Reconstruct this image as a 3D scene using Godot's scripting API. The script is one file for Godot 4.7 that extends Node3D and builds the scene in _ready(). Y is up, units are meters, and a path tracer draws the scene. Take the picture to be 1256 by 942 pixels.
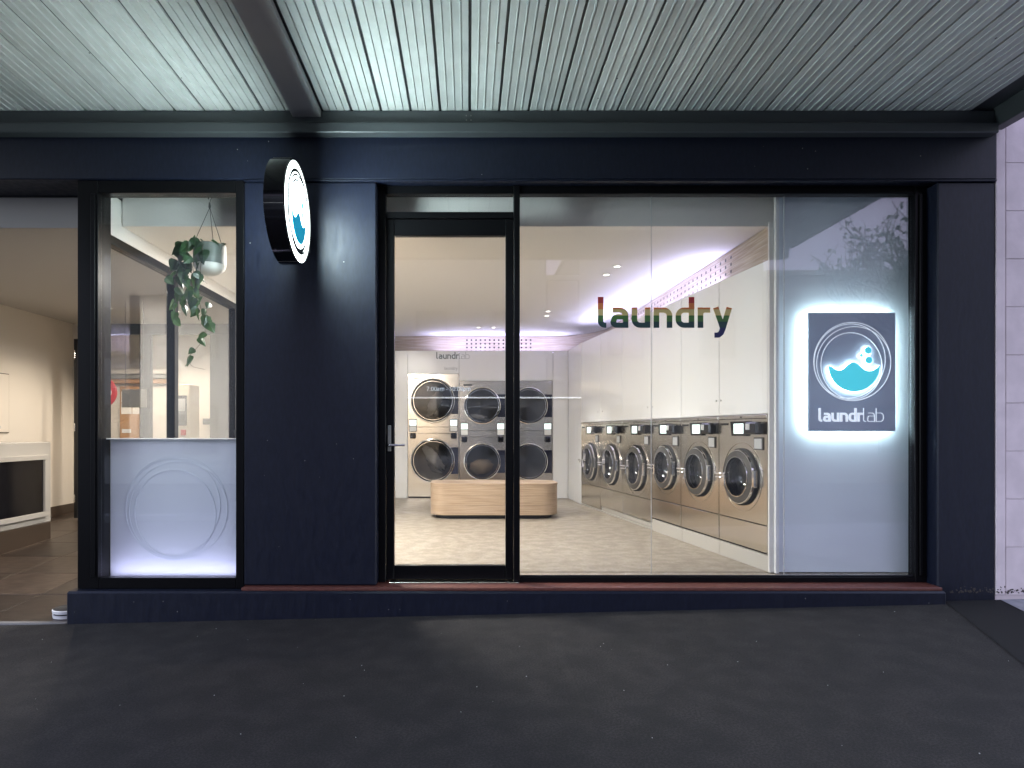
extends Node3D
# A small self-service laundry at dusk. Metres, y up. y = 0 is the shop floor, z = 0 the face of the painted wall, +z the street.

var M := {}
var shared := {}
var rng := RandomNumberGenerator.new()

# ------------------------------------------------------------------ helpers
func lin(r: float, g: float, b: float, a := 1.0) -> Color:
	var c := Color(r, g, b).linear_to_srgb()
	c.a = a
	return c

func mat(key: String, c: Color, rough := 0.6, metal := 0.0) -> StandardMaterial3D:
	var m := StandardMaterial3D.new()
	m.resource_name = key
	m.albedo_color = c
	m.roughness = rough
	m.metallic = metal
	M[key] = m
	return m

func glow(key: String, c: Color, energy: float) -> StandardMaterial3D:
	var m := mat(key, c, 0.5)
	m.emission_enabled = true
	m.emission = c
	m.emission_energy_multiplier = energy
	return m

func glass(key: String, c: Color, a: float) -> StandardMaterial3D:
	c.a = a
	var m := mat(key, c, 0.0)
	m.transparency = BaseMaterial3D.TRANSPARENCY_ALPHA
	return m

func noise_tex(freq: float, octaves: int, lo: Color, hi: Color, seed_ := 1, size := 512, kind := FastNoiseLite.TYPE_SIMPLEX_SMOOTH, lo_at := 0.25, hi_at := 0.75) -> NoiseTexture2D:
	var n := FastNoiseLite.new()
	n.noise_type = kind
	n.frequency = freq
	n.fractal_octaves = octaves
	n.seed = seed_
	var g := Gradient.new()
	g.offsets = PackedFloat32Array([lo_at, hi_at])
	g.colors = PackedColorArray([lo, hi])
	var t := NoiseTexture2D.new()
	t.noise = n
	t.width = size
	t.height = size
	t.seamless = true
	t.color_ramp = g
	return t

func grain(m: StandardMaterial3D, tex: Texture2D, scale: Vector3, world := true) -> void:
	m.albedo_texture = tex
	m.uv1_triplanar = true
	m.uv1_world_triplanar = world
	m.uv1_scale = scale

func bump(m: StandardMaterial3D, tex: Texture2D, depth_cm: float) -> void:
	m.heightmap_enabled = true
	m.heightmap_texture = tex
	m.heightmap_scale = depth_cm

func coarse(m: StandardMaterial3D, tex: Texture2D, scale: Vector3) -> void:
	m.detail_enabled = true
	m.detail_albedo = tex
	m.detail_blend_mode = BaseMaterial3D.BLEND_MODE_MUL
	m.detail_uv_layer = BaseMaterial3D.DETAIL_UV_2
	m.uv2_triplanar = true
	m.uv2_world_triplanar = true
	m.uv2_scale = scale

func st_new() -> SurfaceTool:
	var st := SurfaceTool.new()
	st.begin(Mesh.PRIMITIVE_TRIANGLES)
	return st

func tri(st: SurfaceTool, a: Vector3, b: Vector3, c: Vector3, n: Vector3) -> void:
	if (b - a).cross(c - a).dot(n) > 0.0:
		var t := b
		b = c
		c = t
	var f := (c - a).cross(b - a).normalized()
	for p in [a, b, c]:
		st.set_normal(f)
		st.add_vertex(p)

func quad(st: SurfaceTool, a: Vector3, b: Vector3, c: Vector3, d: Vector3, n: Vector3) -> void:
	tri(st, a, b, c, n)
	tri(st, a, c, d, n)

func smooth_quad(st: SurfaceTool, p: Array, n: Array) -> void:
	# p and n: four corners in order; normals given for each
	var out: Vector3 = n[0] + n[1] + n[2] + n[3]
	for k in [[0, 1, 2], [0, 2, 3]]:
		var a: Vector3 = p[k[0]]
		var b: Vector3 = p[k[1]]
		var c: Vector3 = p[k[2]]
		var order := [k[0], k[1], k[2]]
		if (b - a).cross(c - a).dot(out) > 0.0:
			order = [k[0], k[2], k[1]]
		for i in order:
			st.set_normal(n[i])
			st.add_vertex(p[i])

func box_into(st: SurfaceTool, c: Vector3, s: Vector3, b := 0.0, basis := Basis()) -> void:
	var h := s / 2.0
	b = minf(b, minf(h.x, minf(h.y, h.z)) * 0.6)
	for ax in 3:
		var u := (ax + 1) % 3
		var v := (ax + 2) % 3
		for sg in [-1.0, 1.0]:
			var q := []
			for k in [[-1, -1], [1, -1], [1, 1], [-1, 1]]:
				var p := Vector3.ZERO
				p[ax] = sg * h[ax]
				p[u] = k[0] * (h[u] - b)
				p[v] = k[1] * (h[v] - b)
				q.append(c + basis * p)
			var n := Vector3.ZERO
			n[ax] = sg
			quad(st, q[0], q[1], q[2], q[3], basis * n)
		if b > 0.0:
			for s1 in [-1.0, 1.0]:
				for s2 in [-1.0, 1.0]:
					var e := []
					for k in [[-1, 0], [1, 0], [1, 1], [-1, 1]]:
						var p := Vector3.ZERO
						p[ax] = k[0] * (h[ax] - b)
						p[u] = s1 * (h[u] - (b if k[1] == 0 else 0.0))
						p[v] = s2 * (h[v] - (0.0 if k[1] == 0 else b))
						e.append(c + basis * p)
					var n := Vector3.ZERO
					n[u] = s1
					n[v] = s2
					quad(st, e[0], e[1], e[2], e[3], basis * n)
	if b > 0.0:
		for sx in [-1.0, 1.0]:
			for sy in [-1.0, 1.0]:
				for sz in [-1.0, 1.0]:
					var d := Vector3(sx, sy, sz)
					tri(st, c + basis * (d * Vector3(h.x, h.y - b, h.z - b)), c + basis * (d * Vector3(h.x - b, h.y, h.z - b)), c + basis * (d * Vector3(h.x - b, h.y - b, h.z)), basis * d)

func box_mesh(s: Vector3, b := 0.003) -> Mesh:
	var key := "box %.4f %.4f %.4f %.4f" % [s.x, s.y, s.z, b]
	if not shared.has(key):
		var st := st_new()
		box_into(st, Vector3.ZERO, s, b)
		shared[key] = st.commit()
	return shared[key]

func lathe_into(st: SurfaceTool, prof: Array, seg := 40, axis := 2, c := Vector3.ZERO, smooth := false) -> void:
	# prof: Vector2(radius, height along the axis), turned about x, y or z
	var at := func(r: float, h: float, a: float) -> Vector3:
		if axis == 2:
			return c + Vector3(r * cos(a), r * sin(a), h)
		if axis == 1:
			return c + Vector3(r * cos(a), h, -r * sin(a))
		return c + Vector3(h, r * cos(a), r * sin(a))
	var norms := []
	for i in prof.size() - 1:
		var d: Vector2 = prof[i + 1] - prof[i]
		norms.append(Vector2(d.y, -d.x).normalized())
	for i in prof.size() - 1:
		var n0: Vector2 = norms[i]
		var n1: Vector2 = norms[i]
		if smooth:
			n0 = (norms[maxi(i - 1, 0)] + norms[i]).normalized()
			n1 = (norms[mini(i + 1, norms.size() - 1)] + norms[i]).normalized()
		for k in seg:
			var a := TAU * k / seg
			var b := TAU * (k + 1) / seg
			var p: Array = [at.call(prof[i].x, prof[i].y, a), at.call(prof[i].x, prof[i].y, b), at.call(prof[i + 1].x, prof[i + 1].y, b), at.call(prof[i + 1].x, prof[i + 1].y, a)]
			var z0: Vector3 = at.call(0, 0, 0)
			var n: Array = [at.call(n0.x, n0.y, a) - z0, at.call(n0.x, n0.y, b) - z0, at.call(n1.x, n1.y, b) - z0, at.call(n1.x, n1.y, a) - z0]
			if prof[i].x < 1e-5:
				smooth_quad(st, [p[0], p[2], p[3], p[3]], [n[0], n[2], n[3], n[3]])
			else:
				smooth_quad(st, p, n)

func lathe(prof: Array, seg := 40, axis := 2, smooth := false) -> Mesh:
	var st := st_new()
	lathe_into(st, prof, seg, axis, Vector3.ZERO, smooth)
	return st.commit()

func tube_into(st: SurfaceTool, path: Array, r0: float, r1 := -1.0, seg := 8, closed := false) -> void:
	if r1 < 0.0:
		r1 = r0
	var n := path.size()
	var rings := []
	var side := Vector3.ZERO
	for i in n:
		var t: Vector3
		if closed:
			t = (path[(i + 1) % n] - path[(i - 1 + n) % n]).normalized()
		else:
			t = (path[mini(i + 1, n - 1)] - path[maxi(i - 1, 0)]).normalized()
		if side == Vector3.ZERO:
			side = t.cross(Vector3.UP if absf(t.y) < 0.9 else Vector3.RIGHT).normalized()
		side = (side - t * side.dot(t)).normalized()
		var up := side.cross(t).normalized()
		var r := lerpf(r0, r1, float(i) / maxf(n - 1, 1))
		var ring := []
		for k in seg:
			var a := TAU * k / seg
			var d := side * cos(a) + up * sin(a)
			ring.append([path[i] + d * r, d])
		rings.append(ring)
	for i in (n if closed else n - 1):
		var j := (i + 1) % n
		for k in seg:
			var l := (k + 1) % seg
			smooth_quad(st, [rings[i][k][0], rings[i][l][0], rings[j][l][0], rings[j][k][0]], [rings[i][k][1], rings[i][l][1], rings[j][l][1], rings[j][k][1]])
	if not closed:
		for e in [0, n - 1]:
			for k in seg:
				var d: Vector3 = path[e] - path[1 if e == 0 else n - 2]
				tri(st, path[e], rings[e][k][0], rings[e][(k + 1) % seg][0], d)

func tube(path: Array, r0: float, r1 := -1.0, seg := 8, closed := false) -> Mesh:
	var st := st_new()
	tube_into(st, path, r0, r1, seg, closed)
	return st.commit()

func prism_into(st: SurfaceTool, poly: PackedVector2Array, z0: float, z1: float) -> void:
	var idx := Geometry2D.triangulate_polygon(poly)
	for i in range(0, idx.size(), 3):
		var a := poly[idx[i]]
		var b := poly[idx[i + 1]]
		var c := poly[idx[i + 2]]
		tri(st, Vector3(a.x, a.y, z1), Vector3(b.x, b.y, z1), Vector3(c.x, c.y, z1), Vector3.BACK)
		tri(st, Vector3(a.x, a.y, z0), Vector3(b.x, b.y, z0), Vector3(c.x, c.y, z0), Vector3.FORWARD)
	var turn := -1.0 if Geometry2D.is_polygon_clockwise(poly) else 1.0
	for i in poly.size():
		var a := poly[i]
		var b := poly[(i + 1) % poly.size()]
		var d := (b - a) * turn
		quad(st, Vector3(a.x, a.y, z0), Vector3(b.x, b.y, z0), Vector3(b.x, b.y, z1), Vector3(a.x, a.y, z1), Vector3(d.y, -d.x, 0))

func prism(poly: PackedVector2Array, z0: float, z1: float) -> Mesh:
	var st := st_new()
	prism_into(st, poly, z0, z1)
	return st.commit()

func part(parent: Node, called: String, mesh: Mesh, m: Material, at := Vector3.ZERO, basis := Basis()) -> MeshInstance3D:
	var o := MeshInstance3D.new()
	o.name = called
	o.mesh = mesh
	o.material_override = m
	o.transform = Transform3D(basis, at)
	parent.add_child(o, true)
	return o

func pbox(parent: Node, called: String, lo: Vector3, hi: Vector3, m: Material, b := 0.003) -> MeshInstance3D:
	return part(parent, called, box_mesh((hi - lo).abs(), b), m, (lo + hi) / 2.0)

var counts := {}
func thing(called: String, label: String, category: String, at := Vector3.ZERO, turn := 0.0, group := "", kind := "thing") -> Node3D:
	var o := Node3D.new()
	var n: int = counts.get(called, 0)
	counts[called] = n + 1
	o.name = called if n == 0 else "%s_%03d" % [called, n]
	o.position = at
	o.rotation.y = turn
	add_child(o)
	if label:
		o.set_meta("label", label)
	if category:
		o.set_meta("category", category)
	if group:
		o.set_meta("group", group)
	o.set_meta("kind", kind)
	return o

func structure(called: String, label := "", category := "") -> Node3D:
	return thing(called, label, category, Vector3.ZERO, 0.0, "", "structure")

func rounded(w: float, h: float, r: float, n := 6) -> PackedVector2Array:
	var p := PackedVector2Array()
	for k in 4:
		var cx := (w / 2 - r) * (1 if k in [0, 3] else -1)
		var cy := (h / 2 - r) * (1 if k in [0, 1] else -1)
		for i in n + 1:
			var a := PI / 2 * k + PI / 2 * i / n
			p.append(Vector2(cx + r * cos(a), cy + r * sin(a)))
	return p

func disc(r: float, c := Vector2.ZERO, n := 24) -> PackedVector2Array:
	var p := PackedVector2Array()
	for i in n:
		p.append(c + Vector2(cos(TAU * i / n), sin(TAU * i / n)) * r)
	return p

func plate_hole_into(st: SurfaceTool, x0: float, y0: float, x1: float, y1: float, c: Vector2, r: float, z: float) -> void:
	# flat sheet with one round hole
	var angs := []
	for k in 48:
		angs.append(TAU * k / 48)
	for q in [Vector2(x0, y0), Vector2(x1, y0), Vector2(x1, y1), Vector2(x0, y1)]:
		angs.append(fposmod((q - c).angle(), TAU))
	angs.sort()
	var rim := func(a: float) -> Vector3:
		var d := Vector2(cos(a), sin(a))
		var t := INF
		if d.x > 1e-6: t = minf(t, (x1 - c.x) / d.x)
		if d.x < -1e-6: t = minf(t, (x0 - c.x) / d.x)
		if d.y > 1e-6: t = minf(t, (y1 - c.y) / d.y)
		if d.y < -1e-6: t = minf(t, (y0 - c.y) / d.y)
		return Vector3(c.x + d.x * t, c.y + d.y * t, z)
	for i in angs.size():
		var a: float = angs[i]
		var b: float = angs[(i + 1) % angs.size()]
		var pa := Vector3(c.x + r * cos(a), c.y + r * sin(a), z)
		var pb := Vector3(c.x + r * cos(b), c.y + r * sin(b), z)
		quad(st, pa, rim.call(a), rim.call(b), pb, Vector3.BACK)

# ------------------------------------------------------------------ lettering in strokes (a squarish rounded sans)
func arc(c: Vector2, r: float, a0: float, a1: float, n := 6) -> Array:
	var out := []
	for i in n + 1:
		var a := deg_to_rad(lerpf(a0, a1, float(i) / n))
		out.append(c + Vector2(cos(a), sin(a)) * r)
	return out

func glyph(ch: String, w: float) -> Array:
	# [advance width, list of centre lines]; x-height 1
	var h := w / 2
	var r := 0.34 - h * 0.5
	match ch:
		"l":
			return [0.30 + h, [[Vector2(h, 1.52)] + arc(Vector2(h + 0.2, h + 0.2), 0.2, 180, 270) + [Vector2(h + 0.26, h)]]]
		"n":
			var x := 0.86 - h
			return [0.86, [[Vector2(h, 0), Vector2(h, 1)], [Vector2(h, 1 - h)] + arc(Vector2(x - r, 1 - h - r), r, 90, 0) + [Vector2(x, 0)]]]
		"u":
			var x := 0.86 - h
			return [0.86, [[Vector2(x, 0), Vector2(x, 1)], [Vector2(x, h)] + arc(Vector2(h + r, h + r), r, 270, 180) + [Vector2(h, 1)]]]
		"a":
			var x := 0.82 - h
			var q := 0.17
			return [0.82, [[Vector2(0.1, 1 - h)] + arc(Vector2(x - r, 1 - h - r), r, 90, 0) + [Vector2(x, 0)],
				[Vector2(x, h)] + arc(Vector2(h + q, h + q), q, 270, 180) + arc(Vector2(h + q, 0.63 - h - q * 0.6), q * 0.8, 180, 90) + [Vector2(x, 0.63 - h + q * 0.2)]]]
		"d":
			var x := 0.86 - h
			return [0.86, [[Vector2(x, 0), Vector2(x, 1.52)], [Vector2(x, h)] + arc(Vector2(h + r, h + r), r, 270, 180) + arc(Vector2(h + r, 1 - h - r), r, 180, 90) + [Vector2(x, 1 - h)]]]
		"b":
			var x := 0.86 - h
			return [0.86, [[Vector2(h, 0), Vector2(h, 1.52)], [Vector2(h, h)] + arc(Vector2(x - r, h + r), r, 270, 360) + arc(Vector2(x - r, 1 - h - r), r, 0, 90) + [Vector2(h, 1 - h)]]]
		"r":
			return [0.56, [[Vector2(h, 0), Vector2(h, 1)], [Vector2(h, 1 - h - 0.06)] + arc(Vector2(h + 0.22, 1 - h - 0.22), 0.22, 140, 90) + [Vector2(0.58, 1 - h)]]]
		"y":
			return [0.86, [[Vector2(h * 0.9, 1), Vector2(0.44, 0.0)], [Vector2(0.86 - h * 0.9, 1), Vector2(0.44, -0.06), Vector2(0.36, -0.26), Vector2(0.24, -0.36), Vector2(0.06, -0.36)]]]
	return [0.5, []]

func stroke_polys(ch: String, w: float, size: float, x: float) -> Array:
	var out := []
	for line in glyph(ch, w)[1]:
		var pts := PackedVector2Array()
		for p in line:
			pts.append((p * size) + Vector2(x, 0))
		for poly in Geometry2D.offset_polyline(pts, w * size / 2, Geometry2D.JOIN_MITER, Geometry2D.END_BUTT):
			out.append(poly)
	return out

func word(parent: Node, text: String, size: float, w: float, gap: float, m: Material, at: Vector3, thick := 0.004) -> float:
	var x := 0.0
	for ch in text:
		var st := st_new()
		var k := 0
		for poly in stroke_polys(ch, w, size, x):
			prism_into(st, poly, 0.0, thick - k * 0.0004)
			k += 1
		part(parent, "letter", st.commit(), m, at)
		x += (glyph(ch, w)[0] + gap) * size
	return x

func small_text(parent: Node, called: String, text: String, size: float, m: Material, at: Vector3, basis := Basis(), bold := false) -> void:
	var t := TextMesh.new()
	var f := SystemFont.new()
	f.font_names = PackedStringArray(["Droid Sans"])
	f.font_weight = 700 if bold else 400
	t.font = f
	t.text = text
	t.font_size = 32
	t.pixel_size = size / 24.0
	t.depth = 0.001
	part(parent, called, t, m, at, basis)

func bowl_poly(u: float) -> PackedVector2Array:
	# the wave-topped bowl of the emblem, u metres per unit; centre of the rings at the origin
	var p := PackedVector2Array()
	for i in 25:
		var a := PI + PI * i / 24.0
		p.append(Vector2(1 + 170 * cos(a), -29 + 170 * sin(a)) * u)
	var top := [Vector2(171, -24), Vector2(150, -44), Vector2(125, -59), Vector2(98, -64), Vector2(72, -57), Vector2(48, -38), Vector2(26, -16), Vector2(4, -5), Vector2(-20, -6), Vector2(-42, -22), Vector2(-62, -42), Vector2(-82, -56), Vector2(-104, -59), Vector2(-126, -52), Vector2(-148, -36)]
	for q in top:
		p.append(q * u)
	return p

func ring_poly_into(st: SurfaceTool, c: Vector2, rx: float, ry: float, tilt: float, w: float, z0: float, z1: float) -> void:
	var n := 72
	for i in n:
		var q := []
		for e in [[0, -1], [0, 1], [1, 1], [1, -1]]:
			var a: float = TAU * (i + e[0]) / n
			var d := Vector2(cos(a) * (rx + e[1] * w / 2), sin(a) * (ry + e[1] * w / 2)).rotated(tilt) + c
			q.append(d)
		quad(st, Vector3(q[0].x, q[0].y, z1), Vector3(q[1].x, q[1].y, z1), Vector3(q[2].x, q[2].y, z1), Vector3(q[3].x, q[3].y, z1), Vector3.BACK)
		var o: Vector2 = q[1] - q[0]
		quad(st, Vector3(q[1].x, q[1].y, z0), Vector3(q[2].x, q[2].y, z0), Vector3(q[2].x, q[2].y, z1), Vector3(q[1].x, q[1].y, z1), Vector3(o.x, o.y, 0))
		quad(st, Vector3(q[0].x, q[0].y, z0), Vector3(q[3].x, q[3].y, z0), Vector3(q[3].x, q[3].y, z1), Vector3(q[0].x, q[0].y, z1), Vector3(-o.x, -o.y, 0))

const RINGS := [[-1.0, 2.0, 258.0, 262.0, 0.0], [9.0, -9.0, 249.0, 244.0, 0.5], [-18.0, 6.0, 236.0, 250.0, -0.4], [-6.0, -26.0, 204.0, 222.0, 0.2]]

func emblem_rings(parent: Node, u: float, w: float, m: Material, z0: float, z1: float, at := Vector3.ZERO) -> void:
	var k := 0
	for r in RINGS:
		var st := st_new()
		ring_poly_into(st, Vector2(r[0], r[1]) * u, r[2] * u, r[3] * u, r[4], w, z0, z1 + k * 0.0004)
		part(parent, "ring", st.commit(), m, at)
		k += 1

func area_light(parent: Node, called: String, at: Vector3, basis: Basis, size: Vector2, c: Color, energy: float) -> void:
	var l := AreaLight3D.new()
	l.name = called
	l.area_size = size
	l.light_color = c
	l.light_energy = energy
	l.area_range = 12.0
	l.area_attenuation = 2.0
	l.shadow_enabled = true
	l.transform = Transform3D(basis, at)
	parent.add_child(l, true)

# ------------------------------------------------------------------ materials
func make_materials() -> void:
	var fine := noise_tex(0.35, 3, Color(0.25, 0.25, 0.25), Color(1, 1, 1), 3, 1024)
	var soft := noise_tex(0.012, 4, Color(0.95, 0.95, 0.95), Color(1, 1, 1), 5, 512)
	var blotch := noise_tex(0.012, 6, Color(0.88, 0.88, 0.89), Color(1, 1, 1), 9, 1024)
	var stroke := noise_tex(0.05, 4, Color(0.86, 0.86, 0.86), Color(1, 1, 1), 11, 512)

	var navy := mat("navy_paint", lin(0.016, 0.018, 0.040), 0.42)
	navy.albedo_color = lin(0.0066, 0.0094, 0.0225)
	navy.metallic_specular = 0.4
	grain(navy, stroke, Vector3(1.6, 0.5, 1.6))
	navy.roughness = 0.52
	navy.roughness_texture = noise_tex(0.02, 5, Color(0.82, 0.82, 0.82), Color(1, 1, 1), 23, 512)
	bump(navy, noise_tex(0.03, 5, Color(0, 0, 0), Color(1, 1, 1), 21, 512, FastNoiseLite.TYPE_SIMPLEX_SMOOTH, 0.1, 0.9), 0.02)
	mat("black_frame", lin(0.0035, 0.0035, 0.0042), 0.32).metallic_specular = 0.28
	mat("dark_frame", lin(0.014, 0.0145, 0.018), 0.4)
	var terra := mat("red_tile", lin(0.13, 0.042, 0.030), 0.5)
	grain(terra, blotch, Vector3(2, 2, 2))
	var asphalt := mat("asphalt", lin(0.0275, 0.0235, 0.0225), 0.92)
	grain(asphalt, noise_tex(0.055, 5, Color(0.52, 0.52, 0.52), Color(1, 1, 1), 31, 1024, FastNoiseLite.TYPE_SIMPLEX, 0.2, 0.8), Vector3(1.1, 1.1, 1.1))
	coarse(asphalt, noise_tex(0.014, 7, Color(0.64, 0.64, 0.645), Color(1, 1, 1), 37, 1024), Vector3(0.3, 0.3, 0.3))
	bump(asphalt, fine, 0.5)
	var conc := mat("concrete", lin(0.26, 0.26, 0.29), 0.85)
	grain(conc, blotch, Vector3(0.8, 0.8, 0.8))
	bump(conc, fine, 0.1)
	mat("dark_bitumen", lin(0.014, 0.014, 0.015), 0.95).metallic_specular = 0.3
	var road := mat("road", lin(0.05, 0.05, 0.052), 0.9)
	grain(road, fine, Vector3(1, 1, 1))
	for i in 3:
		var b := mat("awning_board_%d" % i, lin(0.53, 0.55, 0.525) * [1.0, 0.95, 1.04][i], 0.5)
		b.albedo_color.a = 1.0
		grain(b, noise_tex(0.02, 5, Color(0.95, 0.95, 0.945), Color(1, 1, 1), 41 + i, 512), Vector3(0.9, 0.9, 0.5))
	mat("awning_steel", lin(0.055, 0.062, 0.066), 0.45)
	mat("awning_cover", lin(0.40, 0.395, 0.38), 0.5)
	mat("black", lin(0.008, 0.008, 0.009), 0.45)
	mat("gloss_black", lin(0.006, 0.006, 0.008), 0.12)
	mat("rubber", lin(0.012, 0.012, 0.013), 0.8)
	var blk := mat("white_block", lin(0.76, 0.67, 0.69), 0.75)
	grain(blk, soft, Vector3(0.7, 0.7, 0.7))
	bump(blk, noise_tex(0.05, 5, Color(0, 0, 0), Color(1, 1, 1), 51, 512, FastNoiseLite.TYPE_SIMPLEX_SMOOTH, 0.1, 0.9), 0.08)
	mat("mortar", lin(0.16, 0.15, 0.16), 0.9)
	mat("dirt", lin(0.06, 0.052, 0.048), 0.95)

	# interior
	mat("ceiling_white", lin(0.74, 0.72, 0.68), 0.7)
	mat("wall_white", lin(0.74, 0.73, 0.70), 0.6)
	mat("laminate", lin(0.75, 0.755, 0.745), 0.24)
	mat("plinth_laminate", lin(0.44, 0.42, 0.38), 0.35)
	mat("laminate_edge", lin(0.70, 0.69, 0.66), 0.35)
	var panel := mat("panel_white", lin(0.75, 0.82, 0.87), 0.35)
	panel.metallic_specular = 0.4
	var steel := mat("steel", lin(0.68, 0.645, 0.585), 0.30, 1.0)
	steel.roughness = 0.21
	var st2 := mat("steel_dark", lin(0.075, 0.072, 0.068), 0.32, 0.3)
	st2.metallic_specular = 0.5
	mat("chrome", lin(0.78, 0.78, 0.77), 0.08, 1.0)
	mat("drum", lin(0.48, 0.47, 0.45), 0.42, 1.0)
	glass("door_glass", lin(0.004, 0.004, 0.005), 0.56)
	glass("washer_glass", lin(0.01, 0.01, 0.012), 0.55)
	glass("window_glass", lin(0.02, 0.03, 0.03), 0.03)
	glow("screen", lin(0.72, 0.85, 0.82), 1.1)
	mat("label_white", lin(0.72, 0.73, 0.72), 0.5)
	mat("label_grey", lin(0.42, 0.43, 0.43), 0.5)
	mat("navy_panel", lin(0.016, 0.018, 0.035), 0.2)
	var wood := mat("wood", lin(0.44, 0.335, 0.235), 0.5)
	grain(wood, noise_tex(0.018, 5, lin(0.74, 0.69, 0.63), Color(1, 1, 1), 71, 1024), Vector3(0.10, 4.0, 0.10))
	var wood2 := mat("wood_fascia", lin(0.54, 0.46, 0.38), 0.55)
	grain(wood2, noise_tex(0.02, 5, lin(0.62, 0.57, 0.50), Color(1, 1, 1), 73, 1024), Vector3(0.09, 4.0, 0.09))
	var fl := mat("floor_concrete", lin(0.375, 0.34, 0.285), 0.45)
	grain(fl, noise_tex(0.012, 6, lin(0.74, 0.72, 0.69), Color(1, 1, 1), 81, 1024), Vector3(0.5, 0.5, 0.55))
	coarse(fl, noise_tex(0.03, 5, Color(0.90, 0.89, 0.87), Color(1, 1, 1), 83, 1024), Vector3(1.1, 1.1, 1.2))
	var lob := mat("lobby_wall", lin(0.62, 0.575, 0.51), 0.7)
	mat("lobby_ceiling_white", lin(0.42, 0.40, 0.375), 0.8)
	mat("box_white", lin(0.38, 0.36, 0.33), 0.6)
	mat("worn_concrete", lin(0.13, 0.13, 0.135), 0.9)
	for i in 3:
		var tl := mat("lobby_tile_%d" % i, lin(0.06, 0.043, 0.033) * [1.0, 0.85, 1.12][i], 0.4)
		tl.albedo_color.a = 1.0
		grain(tl, noise_tex(0.015, 5, Color(0.7, 0.68, 0.66), Color(1, 1, 1), 91 + i, 512), Vector3(0.8, 2.0, 2.4))
	mat("grout", lin(0.06, 0.05, 0.045), 0.9)
	mat("skirting", lin(0.05, 0.034, 0.024), 0.5)
	mat("brown_board", lin(0.40, 0.22, 0.10), 0.6)
	mat("paper", lin(0.75, 0.73, 0.68), 0.8)
	mat("red", lin(0.45, 0.03, 0.03), 0.4)
	mat("grey_plate", lin(0.24, 0.235, 0.21), 0.5)
	mat("cream_metal", lin(0.55, 0.49, 0.38), 0.45)
	glow("downlight_lens", lin(1.0, 0.93, 0.82), 6.0)
	glow("panel_lamp", lin(1.0, 0.97, 0.92), 8.0)
	glow("led_strip_violet", lin(0.72, 0.68, 1.0), 10.0)
	glow("sign_face", lin(0.90, 1.0, 0.98), 3.2)
	glow("sign_teal", lin(0.003, 0.16, 0.26), 1.0)
	glow("sign_led", lin(0.80, 0.97, 1.0), 14.0)
	glow("acrylic_teal", lin(0.05, 0.50, 0.60), 0.62)
	glow("acrylic_white", lin(0.85, 1.0, 1.0), 15.0)
	mat("slate", lin(0.38, 0.44, 0.55), 0.4)
	glow("sign_letter", lin(0.74, 0.80, 0.86), 0.5)
	mat("print_black", lin(0.006, 0.007, 0.008), 0.6)
	mat("print_grey", lin(0.12, 0.12, 0.12), 0.6)
	mat("print_pale", lin(0.20, 0.20, 0.205), 0.6)
	mat("print_white", lin(0.8, 0.8, 0.82), 0.6)
	mat("cloth_white", lin(0.80, 0.79, 0.76), 0.9)
	mat("cloth_tan", lin(0.55, 0.43, 0.31), 0.9)
	mat("cloth_grey", lin(0.20, 0.20, 0.21), 0.9)
	# plant
	for i in 3:
		var lf := mat("leaf_%d" % i, [lin(0.012, 0.030, 0.015), lin(0.018, 0.044, 0.019), lin(0.030, 0.072, 0.028)][i], 0.42)
		lf.backlight_enabled = true
		lf.backlight = lin(0.025, 0.06, 0.014)
	mat("stem", lin(0.07, 0.06, 0.03), 0.7)
	mat("pot_green", lin(0.085, 0.10, 0.09), 0.6)
	mat("pot_white", lin(0.62, 0.62, 0.58), 0.6)
	mat("cord", lin(0.06, 0.06, 0.055), 0.7)
	# street
	mat("bark", lin(0.06, 0.05, 0.042), 0.9)
	var tl2 := mat("tree_leaf", lin(0.035, 0.05, 0.03), 0.7)
	tl2.backlight_enabled = true
	tl2.backlight = lin(0.03, 0.05, 0.02)
	mat("render_grey", lin(0.20, 0.20, 0.21), 0.8)
	mat("render_brown", lin(0.15, 0.11, 0.09), 0.85)
	mat("render_cream", lin(0.28, 0.26, 0.23), 0.8)
	glow("lit_tube_lamp", lin(0.9, 0.95, 1.0), 4.0)

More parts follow.
